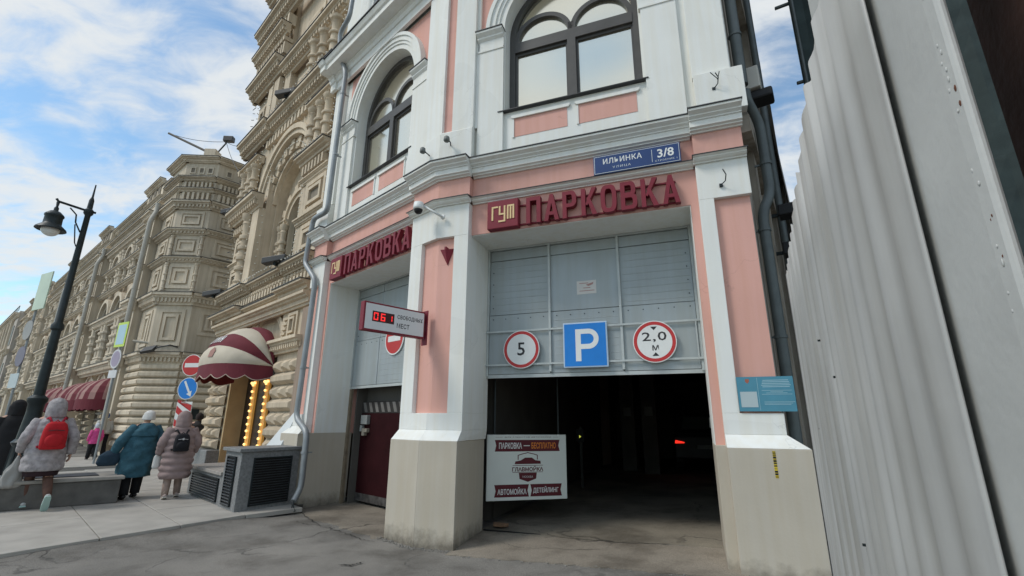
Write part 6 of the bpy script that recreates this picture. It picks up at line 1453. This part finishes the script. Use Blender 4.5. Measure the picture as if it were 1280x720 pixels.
def shoe(fr, J, n, mat, sole, parent, k, hi=.05):
    an, to = J['an' + n], J['to' + n]; d = (to - an); d2 = d.normalized(); up_ = V((1, 0, 0)).cross(d2); up_ = up_ if up_.z > 0 else -up_
    rt = V((1, 0, 0)); rings = []; c0 = an - d2 * .065 * k
    for f, hw, ht in ((0, .030, .05), (.12, .040, .075), (.35, .042, .075), (.6, .046, .05), (.85, .044, .036), (1.0, .025, .02)):
        c = c0 + d2 * .275 * k * f; rings.append([tuple(c + rt * hw * k * math.cos(2 * math.pi * i / 12) + up_ * k * (ht * .5 * math.sin(2 * math.pi * i / 12) - .03 + ht * .35)) for i in range(12)])
    m = MB(fr); m.loft(rings)
    if hi > .06: m.tube([tuple(an - d2 * .0), tuple(an + (J['cf' + n] - an).normalized() * hi * k)], [.052 * k, .056 * k], 12)
    o = ob('shoe', m, mat, parent, smooth=True)
    rings = []
    for f, hw in ((0, .032), (.12, .042), (.35, .042), (.6, .049), (.88, .045), (1.02, .02)):
        c = c0 + d2 * .275 * k * f - up_ * .045 * k; rings.append([tuple(c + rt * hw * k * x + up_ * y * k) for x, y in ((-1, -.012), (1, -.012), (1, .012), (-1, .012))])
    m = MB(fr); m.loft(rings); ob('sole', m, sole, o)
def face(fr, J, parent, k):
    h = J['head']; m = MB(fr); m.add([tuple(h + V(p) * k) for p in ((0, .075, .02), (-.014, .085, -.03), (.014, .085, -.03), (0, .108, -.028))], [(0, 1, 3), (0, 3, 2), (1, 2, 3), (0, 2, 1)]); ob('nose', m, SKIN, parent)
    for s in (-1, 1): ob('eye', MB(fr).ell(tuple(h + V((.032 * s, .078, .012)) * k), .012 * k, .009 * k, .009 * k, 8, 5), BLACK, parent)
    for s in (-1, 1): ob('ear', MB(fr).ell(tuple(h + V((.088 * s, 0, -.005)) * k), .010 * k, .02 * k, .03 * k, 8, 5), SKIN, parent)
    ob('mouth', MB(fr).box(h.x - .022 * k, h.x + .022 * k, h.y + .074 * k, h.y + .086 * k, h.z - .052 * k, h.z - .044 * k), M('lips', (0.35, 0.12, 0.10), 0.6), parent)
def backpack(fr, c, sz, mat, label, k, pocket=None, strap=None, J=None, trim=None):
    """c: centre against the back (b = back surface)"""
    w_, dpt, h = (x * k for x in sz); x0, y0, z0 = c
    t = thing('backpack', label, 'backpack', tuple(fr(x0, y0, z0 - h / 2)))
    rings = []
    for f, sx, sy in ((0, .86, .75), (.06, .98, .95), (.35, 1.0, 1.0), (.7, .94, .9), (.9, .78, .7), (1.0, .5, .4)):
        rings.append([(x0 + w_ / 2 * sx * math.copysign(abs(math.cos(2 * math.pi * i / 18)) ** .7, math.cos(2 * math.pi * i / 18)), y0 - dpt / 2 + dpt / 2 * sy * math.copysign(abs(math.sin(2 * math.pi * i / 18)) ** .7, math.sin(2 * math.pi * i / 18)), z0 - h / 2 + h * f) for i in range(18)])
    m = MB(fr); m.loft(rings); b = ob('bag_body', m, mat, t, smooth=True)
    m = MB(fr); m.ell((x0, y0 - dpt * .98, z0 - h * .17), w_ * .36, dpt * .28, h * .24, 14, 8); pk = ob('pocket', m, pocket or mat, t, smooth=True)
    m = MB(fr); m.tube([(x0 - w_ * .3, y0 - dpt * 1.02, z0 + h * .17), (x0, y0 - dpt * 1.06, z0 + h * .20), (x0 + w_ * .3, y0 - dpt * 1.02, z0 + h * .17)], .006 * k, 6); ob('zip', m, trim or IRON, t)
    for s in (-1, 1):
        P = [(x0 + s * .05 * k, y0 - .03 * k, z0 + h * .42), (x0 + s * .10 * k, y0 + .03 * k, z0 + h * .42 + .10 * k), (x0 + s * .135 * k, y0 + .15 * k, z0 + h * .42 + .06 * k), (x0 + s * .145 * k, y0 + .26 * k, z0 + h * .1), (x0 + s * .17 * k, y0 + .18 * k, z0 - h * .25), (x0 + s * w_ * .5, y0 - .02 * k, z0 - h * .42)]
        m = MB(fr); m.tube(P, .017 * k, 8); ob('strap', m, strap or mat, t, smooth=True)
    m = MB(fr); m.tube([(x0 - .04 * k, y0 - .04 * k, z0 + h * .46), (x0, y0 - .05 * k, z0 + h * .56), (x0 + .04 * k, y0 - .04 * k, z0 + h * .46)], .009 * k, 6); ob('top_loop', m, strap or mat, t)
    return t
def pframe(x, y, az, z=SW): h = V((math.sin(R(az)), math.cos(R(az)), 0)); return F((x, y, z), V((h.y, -h.x, 0)), h)
def cloth(name, c, bump=.3, bs=60, var=.1): return M(name, c, 0.9, var, 14, bump, bs)
BLK = cloth('black_cloth', (0.016, 0.016, 0.018)); GLOVE = cloth('dark_glove', (0.03, 0.028, 0.03))

# ---- woman with red backpack
fr = pframe(-8.05, 8.62, -50); H = 1.76
p = thing('person', 'person in pale grey hooded coat with red backpack mid stride by the stone bench', 'person', tuple(fr.o))
P = dict(lean=.05, foot_l=(-.10, .16, .08), knee_l=(-.10, .16, .50), foot_r=(.11, -.34, .20), knee_r=(.10, -.02, .48), toe_r=(0, .075, -.135), elbow_l=(-.30, -.06, 1.12), hand_l=(-.30, .12, .92), elbow_r=(.30, -.10, 1.12), hand_r=(.31, -.02, .86))
J, k = skin_body(fr, H, P, SKIN, p); face(fr, J, p, k)
GREYC = cloth('pale_grey_speckled_coat', (0.34, 0.315, 0.32), .8, 40, .30)
shell(fr, [(.60, .265, .215, 0, .0), (.80, .27, .215, 0, .0), (1.0, .255, .195, 0, .0), (1.25, .245, .18, 0, .012), (1.38, .215, .155, 0, .02), (1.46, .13, .12, 0, .025), (1.50, .09, .09, 0, .025)], GREYC, p, 'coat', .05, .12, k=k, seed=3)
shell(fr, [(1.44, .135, .115, 0, .0), (1.50, .135, .125, 0, .0), (1.60, .135, .135, 0, .012), (1.70, .115, .125, 0, .02), (1.755, .07, .08, 0, .02), (1.775, .015, .02, 0, .02)], GREYC, p, 'hood', .0, k=k, seed=4)
for n in 'lr': sleeve(fr, J['sh' + n], J['el' + n], J['wr' + n], (.088, .078, .062), GREYC, p, .10, k)
shell(fr, [(.52, .21, .17, 0, .0), (.66, .235, .19, 0, 0)], cloth('black_skirt', (0.03, 0.015, 0.018)), p, 'skirt', k=k, seed=5)
TAN_ = cloth('brown_tights', (0.11, 0.06, 0.045))
for n in 'lr': leg_cloth(fr, J, n, (.085, .066, .048), TAN_, p, k, name='tights'); shoe(fr, J, n, cloth('pale_sneaker', (0.45, 0.46, 0.45)), M('mint_sole', (0.35, 0.50, 0.46), .6), p, k); hand(fr, J['wr' + n], J['wr' + n] - J['el' + n], -1 if n == 'l' else 1, SKIN, p, k)
REDB = cloth('red_backpack_nylon', (0.42, 0.014, 0.020), .25, 30)
backpack(fr, (.02, -.17 * k, 1.16 * k), (.33, .17, .44), REDB, 'bright red backpack worn on the pale grey coat', k, strap=cloth('crimson_strap', (0.36, 0.02, 0.04)))
t = thing('plastic_bag', 'whitish translucent shopping bag hanging beside the person with red backpack', 'bag', tuple(fr(-.32, .12, .35)))
hw_ = J['wrl']; shell(fr, [(.34, .08, .04, hw_.x / k - .02, hw_.y / k + .03), (.38, .13, .06, hw_.x / k - .02, hw_.y / k + .03), (.60, .12, .05, hw_.x / k, hw_.y / k + .03), (.72, .05, .03, hw_.x / k, hw_.y / k + .02), (.84, .015, .015, hw_.x / k, hw_.y / k + .02)], M('pale_plastic', (0.33, 0.32, 0.30), .5, .08), t, 'bag_body', k=k, seed=8, wob=.05)
# ---- black clad person at the frame edge
fr = pframe(-10.9, 10.75, -48); H = 1.80
p = thing('person', 'person in long black coat and black hood at the left edge', 'person', tuple(fr.o))
J, k = skin_body(fr, H, dict(foot_l=(-.1, .12, .08), foot_r=(.1, -.16, .09)), SKIN, p); face(fr, J, p, k)
shell(fr, [(.30, .27, .22, 0, 0), (.7, .28, .22, 0, 0), (1.1, .26, .2, 0, 0), (1.36, .23, .165, 0, .01), (1.46, .14, .12, 0, .02), (1.5, .09, .09, 0, .02)], BLK, p, 'coat', .02, .2, k=k, seed=13)
shell(fr, [(1.44, .14, .12, 0, .01), (1.52, .14, .135, 0, .015), (1.62, .14, .14, 0, .02), (1.71, .115, .12, 0, .025), (1.76, .06, .07, 0, .025), (1.775, .015, .02, 0, .02)], BLK, p, 'hood', k=k, seed=14)
for n in 'lr': sleeve(fr, J['sh' + n], J['el' + n], J['wr' + n], (.092, .082, .066), BLK, p, .03, k); leg_cloth(fr, J, n, (.10, .085, .075), BLK, p, k); shoe(fr, J, n, BLK, BLACK, p, k, .10); hand(fr, J['wr' + n], J['wr' + n] - J['el' + n], -1 if n == 'l' else 1, GLOVE, p, k)
t = thing('shoulder_bag', 'brown fur trimmed shoulder bag carried by the black clad person', 'bag', tuple(fr(.33, -.05, 1.0)))
shell(fr, [(1.02, .05, .12, .34, -.02), (1.10, .07, .15, .34, -.02), (1.28, .06, .13, .34, -.02), (1.33, .02, .1, .34, -.02)], cloth('brown_fur', (0.16, 0.095, 0.06), .8, 90, .3), t, 'bag_body', k=k, seed=3); ob('strap', MB(fr).tube([(.32 * k, -.1 * k, 1.3 * k), (.24 * k, -.02, 1.46 * k), (.32 * k, .06, 1.3 * k)], .012, 6), BLK, t)
# ---- woman in the blue coat
fr = pframe(-7.40, 9.86, -52); H = 1.60
p = thing('person', 'person in wide teal blue coat and white knit hat leaning as they walk', 'person', tuple(fr.o))
P = dict(lean=.10, side=.14, foot_l=(-.13, -.13, .09), knee_l=(-.10, .03, .50), foot_r=(.12, .12, .08), knee_r=(.13, .12, .50), elbow_l=(-.33, -.04, 1.12), hand_l=(-.40, .04, .88), elbow_r=(.38, -.06, 1.12), hand_r=(.40, .0, .84))
J, k = skin_body(fr, H, P, SKIN, p); face(fr, J, p, k)
TEAL = cloth('teal_wool_coat', (0.034, 0.10, 0.135), .9, 45, .22)
shell(fr, [(.42, .28, .25, -.02, -.02), (.6, .295, .255, -.01, -.02), (.9, .295, .25, .02, 0), (1.15, .285, .23, .05, .02), (1.33, .255, .19, .07, .035), (1.44, .16, .14, .08, .05), (1.49, .10, .10, .085, .06)], TEAL, p, 'coat', .015, .25, k=k, seed=23, wob=.03)
shell(fr, [(1.22, .27, .22, .055, .0), (1.34, .25, .20, .07, .01), (1.45, .15, .15, .08, .03), (1.48, .12, .12, .08, .04)], TEAL, p, 'cape_collar', k=k, seed=24, wob=.03)
shell(fr, [(1.55, .112, .118, .10, .095), (1.62, .118, .125, .105, .10), (1.70, .10, .105, .11, .10), (1.745, .05, .055, .112, .10), (1.757, .01, .01, .112, .1)], cloth('white_knit', (0.66, 0.65, 0.62), .6, 90), p, 'knit_hat', .03, .03, k=k, seed=25)
for n in 'lr': sleeve(fr, J['sh' + n], J['el' + n], J['wr' + n], (.105, .098, .08), TEAL, p, .03, k); leg_cloth(fr, J, n, (.115, .098, .085), BLK, p, k); shoe(fr, J, n, BLK, BLACK, p, k, .10); hand(fr, J['wr' + n], J['wr' + n] - J['el' + n], -1 if n == 'l' else 1, GLOVE, p, k)
t = thing('handbag', 'dark navy soft handbag carried by the person in the teal coat', 'bag', tuple(fr(-.45, .05, .66)))
shell(fr, [(.66, .14, .07, -.47, .0), (.72, .19, .09, -.47, .0), (.86, .18, .08, -.45, .0), (.95, .08, .04, -.43, .02)], cloth('navy_leather', (0.022, 0.045, 0.07), .2, 20), t, 'bag_body', k=k, seed=5); ob('handle', MB(fr).tube([(-.50 * k, 0, .9 * k), (-.42 * k, .03, 1.02 * k), (-.36 * k, 0, .9 * k)], .012, 6), BLK, t)
# ---- woman in mauve quilted coat
fr = pframe(-6.58, 9.85, -44); H = 1.57
p = thing('person', 'person in mauve quilted hooded coat wearing a small black backpack', 'person', tuple(fr.o))
P = dict(lean=.02, foot_l=(-.12, -.06, .08), foot_r=(.12, .14, .08), elbow_l=(-.31, -.02, 1.13), hand_l=(-.32, .10, .90), elbow_r=(.31, -.02, 1.13), hand_r=(.30, .12, .92))
J, k = skin_body(fr, H, P, SKIN, p); face(fr, J, p, k)
MAU = cloth('mauve_quilted_coat', (0.275, 0.205, 0.195), .2, 25, .1)
shell(fr, [(.40, .275, .235, 0, 0), (.52, .29, .245, 0, 0), (.80, .285, .235, 0, 0), (1.05, .275, .22, 0, 0), (1.28, .265, .20, 0, .01), (1.38, .225, .165, 0, .02), (1.46, .14, .13, 0, .025), (1.50, .09, .09, 0, .025)], MAU, p, 'coat', .13, .135, k=k, seed=33)
shell(fr, [(1.43, .15, .13, 0, 0), (1.50, .148, .14, 0, .005), (1.60, .145, .145, 0, .015), (1.70, .125, .13, 0, .02), (1.76, .075, .085, 0, .02), (1.785, .015, .02, 0, .02)], MAU, p, 'hood', .05, .09, k=k, seed=34)
for n in 'lr': sleeve(fr, J['sh' + n], J['el' + n], J['wr' + n], (.105, .098, .075), MAU, p, .16, k); leg_cloth(fr, J, n, (.085, .075, .062), cloth('beige_leggings', (0.36, 0.27, 0.23)), p, k); shoe(fr, J, n, cloth('pale_pink_boot', (0.46, 0.37, 0.34)), M('cream_sole', (0.5, 0.47, 0.42), .7), p, k, .16); hand(fr, J['wr' + n], J['wr' + n] - J['el' + n], -1 if n == 'l' else 1, GLOVE, p, k)
bp = backpack(fr, (-.02, -.20 * k, 1.13 * k), (.29, .15, .36), cloth('black_nylon', (0.014, 0.014, 0.018), .2, 40), 'small black backpack worn on the mauve quilted coat', k, trim=M('silver_trim', (0.5, 0.5, 0.52), .3, metal=.6))
ob('emblem', MB(fr).disc(-.02 * k, 1.20 * k, .022, -.365 * k, -.358 * k, 10), M('silver_trim', (0.5, 0.5, 0.52), .3), bp)
t = thing('white_pouch', 'small white paper bag held by the person in the mauve coat', 'bag', tuple(fr(-.33, .1, .62)))
shell(fr, [(.60, .055, .03, -.34, .12), (.64, .07, .04, -.34, .12), (.84, .065, .035, -.335, .12), (.92, .02, .02, -.33, .11)], M('white_paper_bag', (0.62, 0.61, 0.58), .7), t, 'bag_body', k=k, seed=6)
# ---- distant walkers
def walker(x, y, az, H, label, coat, hat, trous, seed, zc=.62, hatname='knit_hat'):
    fr = pframe(x, y, az, SW); p = thing('person', label, 'person', tuple(fr.o)); J, k = skin_body(fr, H, dict(foot_l=(-.12, .12, .08), foot_r=(.12, -.10, .08)), SKIN, p); face(fr, J, p, k)
    shell(fr, [(zc, .24, .2, 0, 0), (1.1, .24, .19, 0, 0), (1.36, .22, .16, 0, .01), (1.46, .12, .11, 0, .02), (1.5, .08, .08, 0, .02)], coat, p, 'coat', .05, .13, k=k, seed=seed)
    shell(fr, [(1.52, .105, .11, 0, .03), (1.62, .12, .125, 0, .035), (1.70, .10, .10, 0, .035), (1.75, .04, .04, 0, .035), (1.76, .01, .01, 0, .035)], hat, p, hatname, k=k, seed=seed + 1)
    for n in 'lr': sleeve(fr, J['sh' + n], J['el' + n], J['wr' + n], (.09, .08, .062), coat, p, .05, k); leg_cloth(fr, J, n, (.12, .10, .09), trous, p, k); shoe(fr, J, n, BLK, BLACK, p, k, .1); hand(fr, J['wr' + n], J['wr' + n] - J['el' + n], -1 if n == 'l' else 1, SKIN, p, k)
    return fr, J, k, p
walker(-15.65, 18.6, -60, 1.26, 'child in a bright pink jacket and black trousers before the arcade', cloth('pink_jacket', (0.66, 0.085, 0.28)), cloth('pale_hat', (0.55, 0.57, 0.62)), BLK, 41, .75)
walker(-16.5, 19.9, -58, 1.66, 'person with white shawl and blue hat beyond the pink jacket child', cloth('white_shawl', (0.55, 0.54, 0.5)), cloth('blue_hat', (0.05, 0.12, 0.30)), BLK, 51, .9)
walker(-10.05, 15.75, -30, 1.62, 'person in dark clothes half hidden behind the rusticated door pier', cloth('charcoal_coat', (0.03, 0.026, 0.026)), cloth('dark_hair', (0.03, 0.02, 0.018)), BLK, 61, .4, 'hair')
# -------- final
print('objects', len(bpy.data.objects), 'tris', sum(len(m.polygons) for m in bpy.data.meshes))
